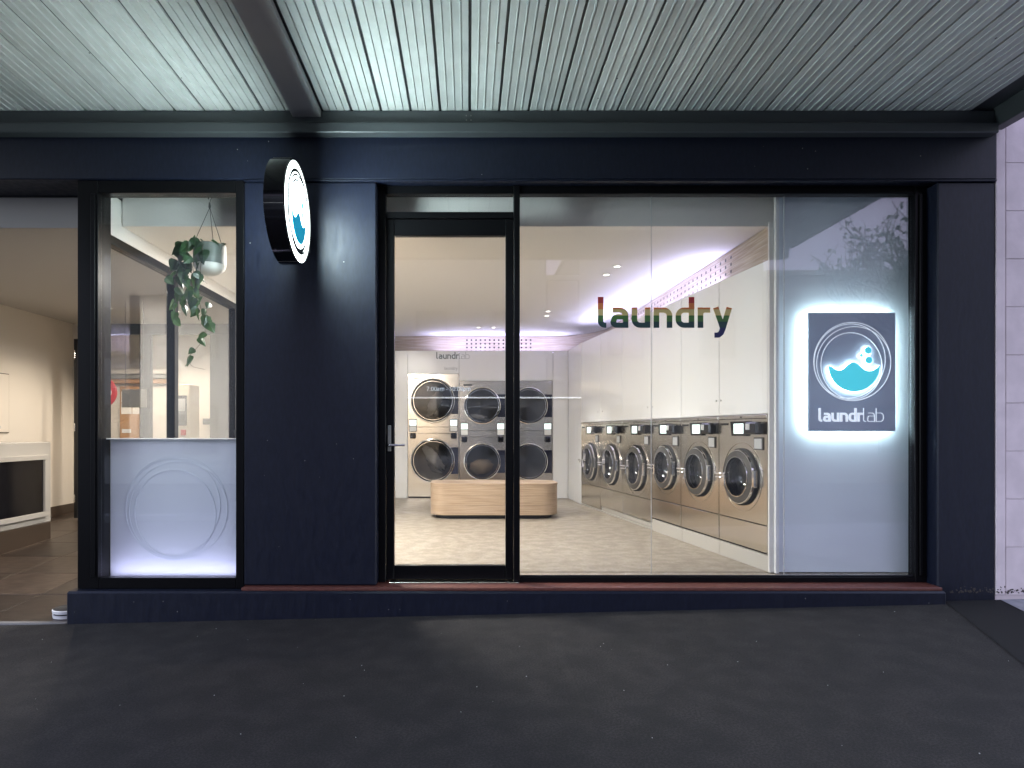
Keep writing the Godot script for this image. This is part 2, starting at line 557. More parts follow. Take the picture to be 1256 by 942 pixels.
# ------------------------------------------------------------------ scene
func _ready() -> void:
	rng.seed = 20240611
	# camera: level, looking straight at the wall, lens shifted
	var cam := Camera3D.new()
	cam.name = "camera"
	cam.projection = Camera3D.PROJECTION_FRUSTUM
	cam.near = 0.1
	cam.far = 400.0
	cam.size = 942.0 / 777.0 * 0.1
	cam.frustum_offset = Vector2(54.0 / 777.0, 59.0 / 777.0) * 0.1
	cam.position = Vector3(0, 0.99, 4.2)
	add_child(cam)
	cam.current = true
	# dusk sky
	var env := Environment.new()
	env.background_mode = Environment.BG_SKY
	var sky := Sky.new()
	var sm := ProceduralSkyMaterial.new()
	sm.sky_top_color = lin(0.24, 0.28, 0.42)
	sm.sky_horizon_color = lin(0.83, 0.91, 1.0)
	sm.sky_curve = 0.22
	sm.ground_bottom_color = lin(0.05, 0.05, 0.055)
	sm.ground_horizon_color = lin(0.2, 0.2, 0.22)
	sm.sky_energy_multiplier = 1.0
	sky.sky_material = sm
	env.sky = sky
	env.background_energy_multiplier = 4.9
	env.tonemap_mode = Environment.TONE_MAPPER_LINEAR
	env.tonemap_exposure = 1.45
	env.sdfgi_enabled = true
	env.ssao_enabled = true
	env.ssil_enabled = true
	var we := WorldEnvironment.new()
	we.name = "world_environment"
	we.environment = env
	add_child(we)
	var sun := DirectionalLight3D.new()
	sun.name = "dusk_sun"
	sun.light_energy = 0.15
	sun.light_color = Color(0.86, 0.84, 1.0)
	sun.light_angular_distance = 50.0
	sun.shadow_enabled = true
	sun.rotation_degrees = Vector3(-24, 12, 0)
	add_child(sun)

	make_materials()
	ground()
	street_beyond()
	facade()
	awning()
	left_bay()
	door_and_window()
	laundry_room()
	washers()
	dryers()
	lobby()
	signs()
	hanging_plant()

func walk_y(x: float, z: float) -> float:
	return -0.264 + 0.0227 * (x + 2.6) - 0.012 * z

func ground() -> void:
	var g := structure("ground")
	pbox(g, "earth", Vector3(-200, -0.9, -200), Vector3(200, -0.62, 200), M.road, 0.0)
	var w := structure("sidewalk")
	var st := st_new()
	var x0 := -9.0
	var x1 := 12.0
	quad(st, Vector3(x0, walk_y(x0, -0.02), -0.02), Vector3(x1, walk_y(x1, -0.02), -0.02), Vector3(x1, walk_y(x1, 5.4), 5.4), Vector3(x0, walk_y(x0, 5.4), 5.4), Vector3.UP)
	quad(st, Vector3(x0, walk_y(x0, 5.4), 5.4), Vector3(x1, walk_y(x1, 5.4), 5.4), Vector3(x1, -0.63, 5.4), Vector3(x0, -0.63, 5.4), Vector3.BACK)
	part(w, "asphalt_surface", st.commit(), M.asphalt)
	# dark patch and the pale crossover at the end of the shop
	var sheet := func(pts: Array, up: float) -> Mesh:
		var s := st_new()
		var q := []
		for p in pts:
			q.append(Vector3(p.x, walk_y(p.x, p.y) + up, p.y))
		for i in range(1, q.size() - 1):
			tri(s, q[0], q[i], q[i + 1], Vector3.UP)
		return s.commit()
	part(w, "bitumen_strip", sheet.call([Vector2(3.16, 0.0), Vector2(12, 0.0), Vector2(12, 3.4), Vector2(2.0, 3.4), Vector2(2.76, 1.02)], 0.004), M.dark_bitumen)
	part(w, "concrete_crossover", sheet.call([Vector2(3.52, 0.012), Vector2(12, 0.012), Vector2(12, 3.3), Vector2(2.62, 3.3)], 0.008), M.concrete)
	var k := structure("kerb")
	pbox(k, "kerb_stone", Vector3(-9, -0.62, 5.404), Vector3(12, -0.27, 5.56), M.concrete, 0.02)
	var r := structure("road")
	pbox(r, "road_surface", Vector3(-60, -0.615, 5.5), Vector3(60, -0.50, 14.0), M.road, 0.0)
	# pebbles and grit
	var gst := st_new()
	for i in 60:
		var x := rng.randf_range(-3.2, 3.4)
		var z := rng.randf_range(0.06, 2.2) if i < 60 else rng.randf_range(0.06, 0.25)
		var s := rng.randf_range(0.0012, 0.0035)
		box_into(gst, Vector3(x, walk_y(x, z) + s * 0.4, z), Vector3(s, s, s) * Vector3(1.4, 0.9, 1.0), 0.001, Basis(Vector3.UP, rng.randf() * 3.0))
	var grit := part(self, "gravel_grit", gst.commit(), M.label_grey)
	grit.set_meta("kind", "stuff")
	grit.set_meta("label", "pale specks of grit scattered over the dark footpath")
	grit.set_meta("category", "grit")

func building(called: String, label: String, x0: float, x1: float, h: float, m: Material, z := 14.6, rows := 2) -> void:
	var b := thing(called, label, "building", Vector3((x0 + x1) / 2, -0.6, z))
	var w := x1 - x0
	pbox(b, "wall", Vector3(-w / 2, 0, 0), Vector3(w / 2, h + 0.6, 6), m, 0.02)
	pbox(b, "parapet", Vector3(-w / 2 - 0.05, h + 0.6, -0.08), Vector3(w / 2 + 0.05, h + 0.75, 6.05), M.render_cream, 0.01)
	var n := maxi(1, int(w / 2.2))
	for r in rows:
		for i in n:
			var cx := -w / 2 + w * (i + 0.5) / n
			var y0 := 0.9 + r * 2.9
			if y0 + 1.5 > h:
				continue
			var f := pbox(b, "window", Vector3(cx - 0.55, y0, -0.05), Vector3(cx + 0.55, y0 + 1.5, -0.004), M.dark_frame)
			part(f, "pane", box_mesh(Vector3(0.94, 1.34, 0.02)), M.gloss_black, Vector3(0, 0, -0.03))

func street_beyond() -> void:
	building("terrace_building", "grey rendered two-storey terrace across the street", -16, 2.35, 6.3, M.render_grey)
	building("narrow_building", "low brown building squeezed between two taller ones across the street", 2.4, 3.3, 5.55, M.render_brown)
	building("corner_building", "cream two-storey corner building across the street", 3.35, 8.9, 6.9, M.render_cream)
	building("brick_building", "low brown building at the far end across the street", 9.0, 22, 5.7, M.render_brown)
	# a lit tube above the shop window opposite
	var t := thing("tube_lamp", "lit white tube lamp on the terrace across the street", "lamp", Vector3(0.8, 2.02, 14.5))
	part(t, "lamp_tube", tube([Vector3(-2.6, 0, 0), Vector3(2.6, 0, 0)], 0.02), M.lit_tube_lamp)
	pbox(t, "lamp_batten", Vector3(-2.7, -0.03, 0.022), Vector3(2.7, 0.03, 0.1), M.cream_metal)
	street_tree(Vector3(7.4, -0.42, 4.9), 6.4, 5, "half bare street tree at the kerb beyond the awning")
	street_tree(Vector3(11.5, -0.5, 9.6), 7.5, 8, "half bare street tree further along the road")

func street_tree(at: Vector3, h: float, seed_: int, label: String) -> void:
	var t := thing("street_tree", label, "tree", at, 0.0, "street trees")
	var r := RandomNumberGenerator.new()
	r.seed = seed_
	var trunk := st_new()
	var crown := st_new()
	tube_into(trunk, [Vector3.ZERO, Vector3(0.08, h * 0.2, 0.05), Vector3(0, h * 0.38, 0)], 0.15, 0.11, 9)
	var todo := []
	for i in 6:
		var a := TAU * i / 6 + r.randf() * 0.6
		todo.append([Vector3(0, h * (0.30 + 0.012 * i), 0), Vector3(cos(a) * 0.75, 0.9, sin(a) * 0.75).normalized(), h * 0.27, 0.075, 0])
	while todo:
		var b: Array = todo.pop_back()
		var p: Vector3 = b[0]
		var d: Vector3 = b[1]
		var path := [p]
		for k in 4:
			d = (d + Vector3(r.randf_range(-0.3, 0.3), r.randf_range(-0.12, 0.28), r.randf_range(-0.3, 0.3))).normalized()
			p += d * b[2] / 4
			path.append(p)
			if b[4] < 3 and k > 0:
				for j in (2 if b[4] < 2 else 1):
					var e := (d + Vector3(r.randf_range(-1, 1), r.randf_range(-0.3, 0.8), r.randf_range(-1, 1)) * 0.9).normalized()
					todo.append([p, e, b[2] * r.randf_range(0.5, 0.75), b[3] * 0.5, b[4] + 1])
		tube_into(trunk, path, b[3], b[3] * 0.45, 5)
		if b[4] >= 2:
			for k in r.randi_range(0, 3):
				var c: Vector3 = path[r.randi_range(1, 4)] + Vector3(r.randf_range(-0.1, 0.1), r.randf_range(-0.1, 0.1), r.randf_range(-0.1, 0.1))
				var u := Vector3(r.randf_range(-1, 1), r.randf_range(-1, 1), r.randf_range(-1, 1)).normalized()
				var v := u.cross(Vector3(r.randf(), r.randf(), 1)).normalized()
				var s := r.randf_range(0.035, 0.07)
				tri(crown, c - u * s, c + v * s * 0.5, c + u * s, u.cross(v))
				tri(crown, c - u * s, c - v * s * 0.5, c + u * s, u.cross(v))
	part(t, "trunk", trunk.commit(), M.bark)
	part(t, "crown", crown.commit(), M.tree_leaf)

func facade() -> void:
	var b := thing("shop_building", "navy painted shop wall with deep lintel band, piers and low plinth", "building")
	# lintel: a deep band, with the pier tops a hair back under it
	pbox(b, "lintel", Vector3(-9, 2.662, -0.30), Vector3(3.497, 3.6, 0.012), M["navy_paint"], 0.006)
	pbox(b, "roof_slab", Vector3(-9, 2.73, -6.3), Vector3(3.497, 2.95, -0.301), M.render_grey, 0.0)
	pbox(b, "rear_wall", Vector3(-9, -0.5, -6.5), Vector3(3.497, 2.95, -6.301), M.render_grey, 0.0)
	pbox(b, "lintel_bead", Vector3(-1.487, 2.648, -0.02), Vector3(3.497, 2.660, 0.016), M["navy_paint"], 0.004)
	pbox(b, "pier", Vector3(-1.486, -0.026, -0.30), Vector3(-0.607, 2.647, 0.0), M["navy_paint"], 0.008)
	pbox(b, "pier", Vector3(3.114, -0.4, -0.30), Vector3(3.497, 2.647, 0.0), M["navy_paint"], 0.008)
	pbox(b, "sill", Vector3(-1.486, -0.052, -0.30), Vector3(3.112, -0.03, 0.048), M.red_tile, 0.004)
	pbox(b, "plinth", Vector3(-2.627, -0.5, -0.28), Vector3(3.13, -0.0525, 0.062), M["navy_paint"], 0.012)
	# chipped spots of the paint, bare render showing
	var chips := st_new()
	for i in 30:
		var p := Vector3(rng.randf_range(-1.45, -0.63), rng.randf_range(0.0, 2.6), 0.0006)
		if i % 3 == 1:
			p = Vector3(rng.randf_range(-2.3, 3.4), rng.randf_range(2.69, 2.92), 0.0126)
		elif i % 3 == 2:
			p = Vector3(rng.randf_range(-2.6, 3.1), rng.randf_range(-0.19, -0.09), 0.0626)
		var s := rng.randf_range(0.002, 0.006)
		box_into(chips, p, Vector3(s, s * rng.randf_range(0.6, 1.8), 0.001), 0.0)
	var c := part(b, "paint_chips", chips.commit(), M.grey_plate)
	c.set_meta("kind", "stuff")
	# neighbour: painted concrete blocks
	var n := thing("block_wall", "pale lilac painted block wall beyond the navy pier", "wall")
	pbox(n, "mortar_bed", Vector3(3.5, -0.5, -0.30), Vector3(9.0, 6.0, -0.006), M.white_block, 0.0)
	pbox(n, "smooth_edge", Vector3(3.499, -0.09, -0.0055), Vector3(3.562, 6.0, 0.004), M.white_block, 0.003)
	var ch := 0.3184
	for row in 19:
		var y0 := -0.09 + row * ch
		var off := 0.0 if row % 2 == 0 else -0.2
		for col in 8:
			var xa := maxf(3.566, 3.70 + off + (col - 1) * 0.62)
			var xb := 3.70 + off + col * 0.62 - 0.004
			if xb - xa < 0.05:
				continue
			pbox(n, "block", Vector3(xa, y0 + 0.001, -0.005), Vector3(xb, y0 + ch - 0.0025, 0.003 + rng.randf_range(-0.001, 0.001)), M.white_block, 0.0015)
	var ds := st_new()
	for i in 150:
		var x := rng.randf_range(3.2, 4.6)
		var y := -0.075 + absf(rng.randfn(0.0, 0.018))
		var s := rng.randf_range(0.003, 0.011)
		box_into(ds, Vector3(x, y, 0.0045 if x > 3.5 else 0.0008), Vector3(s * 1.6, s, 0.001), 0.0, Basis(Vector3.BACK, rng.randf() * 3.0))
	var dirt := part(n, "dirt_splashes", ds.commit(), M.dirt)
	dirt.set_meta("kind", "stuff")

func awning() -> void:
	var a := thing("street_awning", "ribbed pale metal awning over the footpath with dark steel edge beams", "awning")
	var slope := atan(0.0232)
	var tilt := Basis(Vector3.RIGHT, -slope)
	var w := 0.1935
	var prof := [Vector2(0.009, 0.014), Vector2(0.009, 0.002), Vector2(0.011, 0.0)]
	for gx in [0.051, 0.099, 0.147]:
		prof.append_array([Vector2(gx - 0.008, 0.0), Vector2(gx - 0.0055, -0.0045), Vector2(gx - 0.0015, -0.0045), Vector2(gx, 0.0), Vector2(gx, 0.009), Vector2(gx + 0.0035, 0.009), Vector2(gx + 0.0035, 0.0)])
	prof.append_array([Vector2(w - 0.0085, 0.0), Vector2(w - 0.008, 0.002), Vector2(w - 0.008, 0.014)])
	var st := st_new()
	for i in prof.size() - 1:
		var p: Vector2 = prof[i]
		var q: Vector2 = prof[i + 1]
		quad(st, Vector3(p.x, p.y, 0), Vector3(q.x, q.y, 0), Vector3(q.x, q.y, 2.28), Vector3(p.x, p.y, 2.28), Vector3(q.y - p.y, -(q.x - p.x), 0))
	var board := st.commit()
	for i in range(-18, 24):
		var x := -0.957 + i * w
		if i == -1:
			pbox(a, "cover_board", Vector3(x + 0.003, 3.078, 0.04), Vector3(x + w - 0.003, 3.12, 2.3), M.awning_cover).basis = tilt
			continue
		if x + w > 3.455:
			break
		part(a, "board", board, M["awning_board_%d" % rng.randi_range(0, 2)], Vector3(x, 3.097, 0.02), tilt)
	var dk := pbox(a, "roof_deck", Vector3(-4.6, 3.139, 0.02), Vector3(3.449, 3.17, 2.32), M.awning_steel)
	dk.basis = tilt
	# wall angle: an upper web and a lower flange catching the sign's light
	pbox(a, "wall_beam", Vector3(-9, 3.003, 0.013), Vector3(3.449, 3.094, 0.055), M.awning_steel, 0.004)
	pbox(a, "wall_flange", Vector3(-9, 2.935, 0.013), Vector3(3.449, 3.002, 0.090), M.awning_steel, 0.006)
	pbox(a, "end_beam", Vector3(3.45, 2.985, 0.013), Vector3(3.53, 3.2, 2.42), M.awning_steel, 0.006)
	pbox(a, "front_beam", Vector3(-4.6, 2.86, 2.33), Vector3(3.449, 3.26, 2.42), M.awning_steel, 0.006)
	var marks := st_new()
	for i in 40:
		var mx := rng.randf_range(-3.2, 3.3)
		var mz := rng.randf_range(0.1, 2.0)
		var ms := rng.randf_range(0.003, 0.008)
		box_into(marks, Vector3(mx, 3.0965 + mz * 0.0232, mz), Vector3(ms, 0.001, ms * rng.randf_range(1.0, 2.5)), 0.0)
	var mk := part(a, "dark_spots", marks.commit(), M.dirt)
	mk.set_meta("kind", "stuff")
	var bolts := st_new()
	for p in [[0.0, 3.06], [0.03, 3.06], [0.0, 3.03], [0.03, 3.03]]:
		box_into(bolts, Vector3(p[0] - 0.01, p[1], 0.058), Vector3(0.008, 0.008, 0.006), 0.002)
	part(a, "bolt_heads", bolts.commit(), M.grey_plate)

func bar(parent: Node, called: String, x0: float, x1: float, y0: float, y1: float, z0: float, z1: float, m: Material = null) -> MeshInstance3D:
	return pbox(parent, called, Vector3(x0, y0, z0), Vector3(x1, y1, z1), m if m else M.black_frame, 0.003)

func left_bay() -> void:
	var w := thing("corner_window", "tall black framed corner window above a frosted glowing panel", "window")
	bar(w, "corner_post", -2.592, -2.456, -0.051, 2.661, -0.16, -0.004)
	bar(w, "post_bead", -2.5, -2.470, 0.03, 2.57, -0.003, 0.006)
	bar(w, "jamb", -1.541, -1.489, -0.051, 2.661, -0.10, -0.004)
	bar(w, "head", -2.455, -1.542, 2.579, 2.661, -0.10, -0.006)
	bar(w, "bottom_rail", -2.455, -1.542, -0.051, 0.022, -0.05, -0.006)
	pbox(w, "pane", Vector3(-2.455, 0.024, -0.046), Vector3(-1.542, 2.577, -0.040), M.window_glass, 0.0)
	pbox(w, "bottom_rail", Vector3(-2.455, -0.051, -0.20), Vector3(-1.542, 0.004, -0.0505), M.black_frame)
	# frosted panel and its light strip
	var p := thing("frosted_panel", "white frosted panel with faint rings lit violet from below", "panel", Vector3(-1.9985, 0.0045, -0.145))
	pbox(p, "panel_board", Vector3(-0.455, 0.0, -0.012), Vector3(0.455, 0.934, 0.0), M.panel_white, 0.002)
	pbox(p, "top_edge", Vector3(-0.455, 0.9345, -0.02), Vector3(0.455, 0.944, 0.05), M.label_white, 0.002)
	var u := 0.00136
	emblem_rings(p, u, 0.0035, M.panel_white, 0.0, 0.003, Vector3(0.0, 0.462, 0.0))
	var led := pbox(p, "led_strip", Vector3(-0.44, 0.0005, 0.066), Vector3(0.44, 0.006, 0.076), M.led_strip_violet, 0.0)
	area_light(p, "led_strip_light", Vector3(0, 0.008, 0.071), Basis(Vector3.RIGHT, PI / 2), Vector2(0.86, 0.012), Color(0.84, 0.82, 1.0), 0.048)

func door_and_window() -> void:
	var zf := -0.095
	var zb := -0.165
	var f := thing("entrance_surround", "black metal frame round the glass door with narrow fanlight", "door surround")
	bar(f, "jamb", -0.605, -0.559, -0.029, 2.66, zb, zf)
	bar(f, "head", -0.558, 0.310, 2.607, 2.66, zb, zf)
	bar(f, "transom", -0.558, 0.310, 2.441, 2.484, zb, zf)
	pbox(f, "fanlight_pane", Vector3(-0.558, 2.485, -0.134), Vector3(0.310, 2.606, -0.128), M.window_glass, 0.0)
	pbox(f, "threshold", Vector3(-0.53, -0.0295, -0.19), Vector3(0.34, -0.018, -0.05), M.steel, 0.004)
	var d := thing("glass_door", "black framed glass entrance door with lever handle", "door")
	bar(d, "stile", -0.556, -0.502, -0.012, 2.438, -0.158, -0.108)
	bar(d, "stile", 0.256, 0.308, -0.012, 2.438, -0.158, -0.108)
	bar(d, "top_rail", -0.501, 0.255, 2.328, 2.438, -0.158, -0.109)
	bar(d, "bottom_rail", -0.501, 0.255, -0.012, 0.081, -0.158, -0.109)
	pbox(d, "pane", Vector3(-0.501, 0.082, -0.136), Vector3(0.255, 2.327, -0.130), M.window_glass, 0.0)
	var lock := pbox(d, "lock_plate", Vector3(-0.545, 0.86, -0.107), Vector3(-0.522, 1.035, -0.100), M.grey_plate)
	var hs := st_new()
	tube_into(hs, [Vector3(0.0, -0.045, 0.0), Vector3(0.0, -0.045, 0.05), Vector3(0.012, -0.045, 0.058), Vector3(0.11, -0.045, 0.058)], 0.009)
	part(lock, "lever", hs.commit(), M.chrome)
	# small print on the door glass
	var pr := thing("door_lettering", "small dark and white lettering on the door glass", "lettering", Vector3(-0.217, 1.49, -0.1295))
	var ww := word(pr, "laundr", 0.031, 0.24, 0.11, M.print_grey, Vector3.ZERO, 0.001)
	word(pr, "lab", 0.031, 0.08, 0.13, M.print_pale, Vector3(ww, 0, 0), 0.001)
	small_text(pr, "words", "laundry", 0.020, M.print_pale, Vector3(0.10, -0.065, 0.0005))
	small_text(pr, "hours", "7:00am - 10:00pm", 0.028, M.print_white, Vector3(0.085, -0.205, 0.0005))
	# shop window
	var w := thing("shop_window", "wide black framed shop window of three butted panes", "window")
	bar(w, "mullion", 0.3105, 0.351, -0.029, 2.66, zb, zf + 0.012)
	bar(w, "jamb", 3.032, 3.112, -0.029, 2.66, zb, zf)
	bar(w, "jamb_bead", 3.055, 3.075, 0.02, 2.60, zf + 0.0005, zf + 0.014)
	bar(w, "head", 0.352, 3.031, 2.607, 2.66, zb, zf)
	bar(w, "bottom_rail", 0.352, 3.031, -0.029, 0.006, zb, zf)
	bar(w, "glazing_bead", 0.352, 3.031, 0.0065, 0.0155, -0.128, -0.112, M.dark_frame)
	for p in [[0.3525, 1.2525], [1.2555, 2.1615], [2.1645, 3.0305]]:
		pbox(w, "pane", Vector3(p[0], 0.017, -0.140), Vector3(p[1], 2.606, -0.132), M.window_glass, 0.0)
	for x in [1.254, 2.163]:
		pbox(w, "silicone_joint", Vector3(x - 0.0014, 0.017, -0.1395), Vector3(x + 0.0014, 2.606, -0.1325), M.label_grey, 0.0)
	# rainbow word on the glass
	var t := thing("window_lettering", "large rainbow striped word laundry on the window glass", "lettering", Vector3(0.888, 1.703, -0.1315))
	var bands := [[0.80, lin(0.36, 0.030, 0.030)], [0.60, lin(0.55, 0.16, 0.045)], [0.40, lin(0.52, 0.40, 0.16)], [0.20, lin(0.055, 0.14, 0.035)], [0.0, lin(0.014, 0.045, 0.05)], [-0.6, lin(0.014, 0.016, 0.085)]]
	var size := 0.1385
	var mats := []
	for k in bands.size():
		mats.append(mat("print_band_%d" % k, bands[k][1], 0.6))
	var x := 0.0
	var full := 1.52 * size
	for ch in "laundry":
		var mesh := ArrayMesh.new()
		var up := full
		for k in bands.size():
			var lo: float = bands[k][0] * full
			var st := st_new()
			var any := false
			var z := 0.003
			for poly in stroke_polys(ch, 0.255, size, x):
				var rect := PackedVector2Array([Vector2(x - 0.1, lo), Vector2(x + 0.3, lo), Vector2(x + 0.3, up), Vector2(x - 0.1, up)])
				for piece in Geometry2D.intersect_polygons(poly, rect):
					prism_into(st, piece, 0.0, z)
					any = true
				z -= 0.0003
			up = lo
			if any:
				st.set_material(mats[k])
				mesh = st.commit(mesh)
		var o := MeshInstance3D.new()
		o.name = "letter"
		o.mesh = mesh
		o.scale.x = 1.07
		t.add_child(o, true)
		x += (glyph(ch, 0.255)[0] + 0.155) * size

const CEIL := 2.47
const NEAR := Vector2(2.12, -0.28)
const FAR := Vector2(1.546, -4.443)

func on_line(t: float) -> Vector2:
	return NEAR.lerp(FAR, t)

func fascia_path() -> Array:
	var out := []
	for i in 13:
		out.append(Vector2(lerpf(2.155, 2.01, i / 12.0), lerpf(-0.285, -4.55, i / 12.0)))
	for i in range(1, 17):
		var a := PI / 2 * i / 16.0
		out.append(Vector2(1.30 + 0.71 * cos(a), -4.55 - 1.0 * sin(a)))
	for i in range(1, 11):
		out.append(Vector2(lerpf(1.30, -1.4, i / 10.0), -5.55))
	return out

func downlight(at: Vector3, energy: float, c: Color, label: String, group: String, radius := 0.036, cone := 68.0) -> void:
	var d := thing("ceiling_downlight", label, "downlight", at, 0.0, group)
	part(d, "trim_ring", lathe([Vector2(radius + 0.014, -0.001), Vector2(radius + 0.012, -0.006), Vector2(radius, -0.007), Vector2(radius - 0.004, -0.002)], 24, 1), M.label_white)
	part(d, "lamp_lens", lathe([Vector2(radius - 0.004, -0.0022), Vector2(0.0001, -0.003)], 24, 1), M.downlight_lens)
	var l := SpotLight3D.new()
	l.name = "lamp_light"
	l.light_color = c
	l.light_energy = energy
	l.spot_range = 14.0
	l.spot_attenuation = 2.0
	l.spot_angle = cone
	l.spot_angle_attenuation = 0.6
	l.light_size = 0.03 if cone < 70.0 else 0.045
	l.shadow_enabled = true
	l.transform = Transform3D(Basis(Vector3.RIGHT, -PI / 2), Vector3(0, -0.04, 0))
	d.add_child(l)

func laundry_room() -> void:
	var fl := structure("laundry_floor")
	pbox(fl, "floor_slab", Vector3(-2.5, -0.2, -5.95), Vector3(3.3, 0.0, -0.29), M.floor_concrete, 0.0)
	pbox(fl, "floor_edge", Vector3(-1.48, -0.2, -0.2895), Vector3(3.11, -0.004, -0.17), M.floor_concrete, 0.0)
	var ce := structure("laundry_ceiling")
	pbox(ce, "ceiling_slab", Vector3(-2.49, CEIL, -5.95), Vector3(3.3, 2.72, -0.36), M.ceiling_white, 0.004)
	var ws := structure("laundry_walls")
	pbox(ws, "wall_back", Vector3(-2.6, 0.0, -6.1), Vector3(3.4, 2.7, -5.956), M.wall_white, 0.0)
	pbox(ws, "wall_right", Vector3(3.302, -0.2, -6.1), Vector3(3.45, 2.7, -0.301), M.wall_white, 0.0)
	pbox(ws, "wall_side", Vector3(-1.52, 0.0, -5.95), Vector3(-1.40, CEIL, -2.66), M.wall_white, 0.0)
	pbox(ws, "wall_return", Vector3(-2.49, 0.0, -2.78), Vector3(-1.40, CEIL, -2.66), M.wall_white, 0.0)
	pbox(ws, "wall_pier_lining", Vector3(-1.486, -0.02, -0.345), Vector3(-0.607, 2.65, -0.302), M.wood_fascia, 0.0)
	# perforated timber band round the room
	var fa := thing("timber_fascia", "perforated timber band curving round the room under the ceiling", "fascia")
	var path := fascia_path()
	var st := st_new()
	var y0 := 2.14
	var y1 := CEIL - 0.006
	var nrm := func(i: int) -> Vector2:
		var d: Vector2 = (path[mini(i + 1, path.size() - 1)] - path[maxi(i - 1, 0)]).normalized()
		return Vector2(d.y, -d.x)
	for i in path.size() - 1:
		var a: Vector2 = path[i]
		var b: Vector2 = path[i + 1]
		var na: Vector2 = nrm.call(i)
		var nb: Vector2 = nrm.call(i + 1)
		var na3 := Vector3(na.x, 0, na.y)
		var nb3 := Vector3(nb.x, 0, nb.y)
		smooth_quad(st, [Vector3(a.x, y0, a.y), Vector3(b.x, y0, b.y), Vector3(b.x, y1, b.y), Vector3(a.x, y1, a.y)], [na3, nb3, nb3, na3])
		quad(st, Vector3(a.x, y0, a.y), Vector3(b.x, y0, b.y), Vector3(b.x, y0, b.y) - nb3 * 0.02, Vector3(a.x, y0, a.y) - na3 * 0.02, Vector3.DOWN)
		quad(st, Vector3(a.x, y1, a.y), Vector3(b.x, y1, b.y), Vector3(b.x, y1, b.y) - nb3 * 0.02, Vector3(a.x, y1, a.y) - na3 * 0.02, Vector3.UP)
	part(fa, "timber_sheet", st.commit(), M.wood_fascia)
	# the perforations: short dark plugs, four rows
	var holes := st_new()
	var hole_at := func(p: Vector2, n: Vector2) -> void:
		var bz := Vector3(n.x, 0, n.y)
		var bx := Vector3.UP.cross(bz)
		for row in 4:
			var c := Vector3(p.x, 2.235 + row * 0.057, p.y)
			for k in 8:
				var a := TAU * k / 8
				var b := TAU * (k + 1) / 8
				tri(holes, c + bz * 0.0015, c + bz * 0.0015 + (bx * cos(a) + Vector3.UP * sin(a)) * 0.0145, c + bz * 0.0015 + (bx * cos(b) + Vector3.UP * sin(b)) * 0.0145, bz)
	for i in 31:
		var t := 0.152 + i * 0.0232
		var p := Vector2(lerpf(2.155, 2.01, t), lerpf(-0.285, -4.55, t))
		hole_at.call(p, Vector2(-1, 0.034).normalized())
	for i in 15:
		hole_at.call(Vector2(-0.016 + i * 0.07, -5.55), Vector2(0, 1))
	var hp := part(fa, "perforations", holes.commit(), M.black)
	hp.set_meta("kind", "stuff")
	# panels flush with the dryers
	var pn := thing("wall_panelling", "white laminate panels framing the row of dryers", "panelling")
	var zp := -5.30
	for p in [[-1.40, -0.906, 0.0, 2.21], [-0.902, -0.136, 1.866, 2.21], [-0.132, 1.272, 1.762, 2.21], [1.276, 1.498, 0.0, 2.21]]:
		pbox(pn, "panel", Vector3(p[0], p[2], zp - 0.02), Vector3(p[1], p[3], zp), M.laminate, 0.002)
	pbox(pn, "backing", Vector3(-1.40, 0.0, zp - 0.50), Vector3(-0.908, 2.16, zp - 0.022), M.black, 0.0)
	pbox(pn, "backing", Vector3(-0.907, 1.875, zp - 0.50), Vector3(1.498, 2.16, zp - 0.022), M.black, 0.0)
	pbox(pn, "top_shelf", Vector3(-1.40, 2.165, -5.545), Vector3(1.498, 2.185, zp - 0.021), M.laminate_edge)
	var ang := (Vector2(1.546, -4.46) - Vector2(1.502, -5.298))
	var pb := Basis(Vector3.UP, atan2(ang.x, ang.y))
	for k in 2:
		part(pn, "return_panel", box_mesh(Vector3(0.02, 2.21, ang.length() / 2 - 0.004), 0.002), M.laminate, Vector3(1.502, 1.105, -5.298) + Vector3(ang.x, 0, ang.y) * (0.25 + 0.5 * k) + pb.x * 0.01, pb)
	var led := part(pn, "led_strip", box_mesh(Vector3(2.0, 0.01, 0.014), 0.0), M.led_strip_violet, Vector3(0.46, 2.191, -5.375))
	area_light(pn, "led_strip_light", Vector3(0.46, 2.199, -5.375), Basis(Vector3.RIGHT, PI / 2), Vector2(2.0, 0.02), Color(0.755, 0.765, 1.0), 1.0)
	# overhead cupboards above the washers
	var cb := thing("overhead_cupboards", "tall white cupboards standing over the row of washers", "cupboard")
	var dir := (FAR - NEAR).normalized()
	var basis := Basis(Vector3.UP, atan2(-0.991, 0.137))
	var nrm3 := basis.z
	for i in 6:
		var a := on_line(TS[i])
		var b := on_line(TS[i + 1])
		var c := (a + b) / 2
		var dr := part(cb, "door", box_mesh(Vector3(a.distance_to(b) - 0.008, 1.083, 0.02), 0.002), M.laminate, Vector3(c.x, 1.1225 + 0.5415, c.y) - nrm3 * 0.01, basis)
		var lx := 0.29 if i in [1, 3, 5] else -0.29
		part(dr, "lock", lathe([Vector2(0.008, 0.0), Vector2(0.008, 0.003), Vector2(0.0001, 0.004)], 12), M.chrome, Vector3(lx, -0.42, 0.0105))
	var c2 := on_line(0.5)
	part(cb, "carcass", box_mesh(Vector3(4.19, 1.06, 0.02), 0.0), M.black, Vector3(c2.x, 1.66, c2.y) - nrm3 * 0.04, basis)
	part(cb, "top_board", box_mesh(Vector3(4.19, 0.018, 0.50), 0.0), M.laminate_edge, Vector3(c2.x, 2.176, c2.y) - nrm3 * 0.272, basis)
	part(cb, "led_strip", box_mesh(Vector3(3.3, 0.01, 0.014), 0.0), M.led_strip_violet, Vector3(on_line(0.58).x, 2.191, on_line(0.58).y) - nrm3 * 0.05, basis)
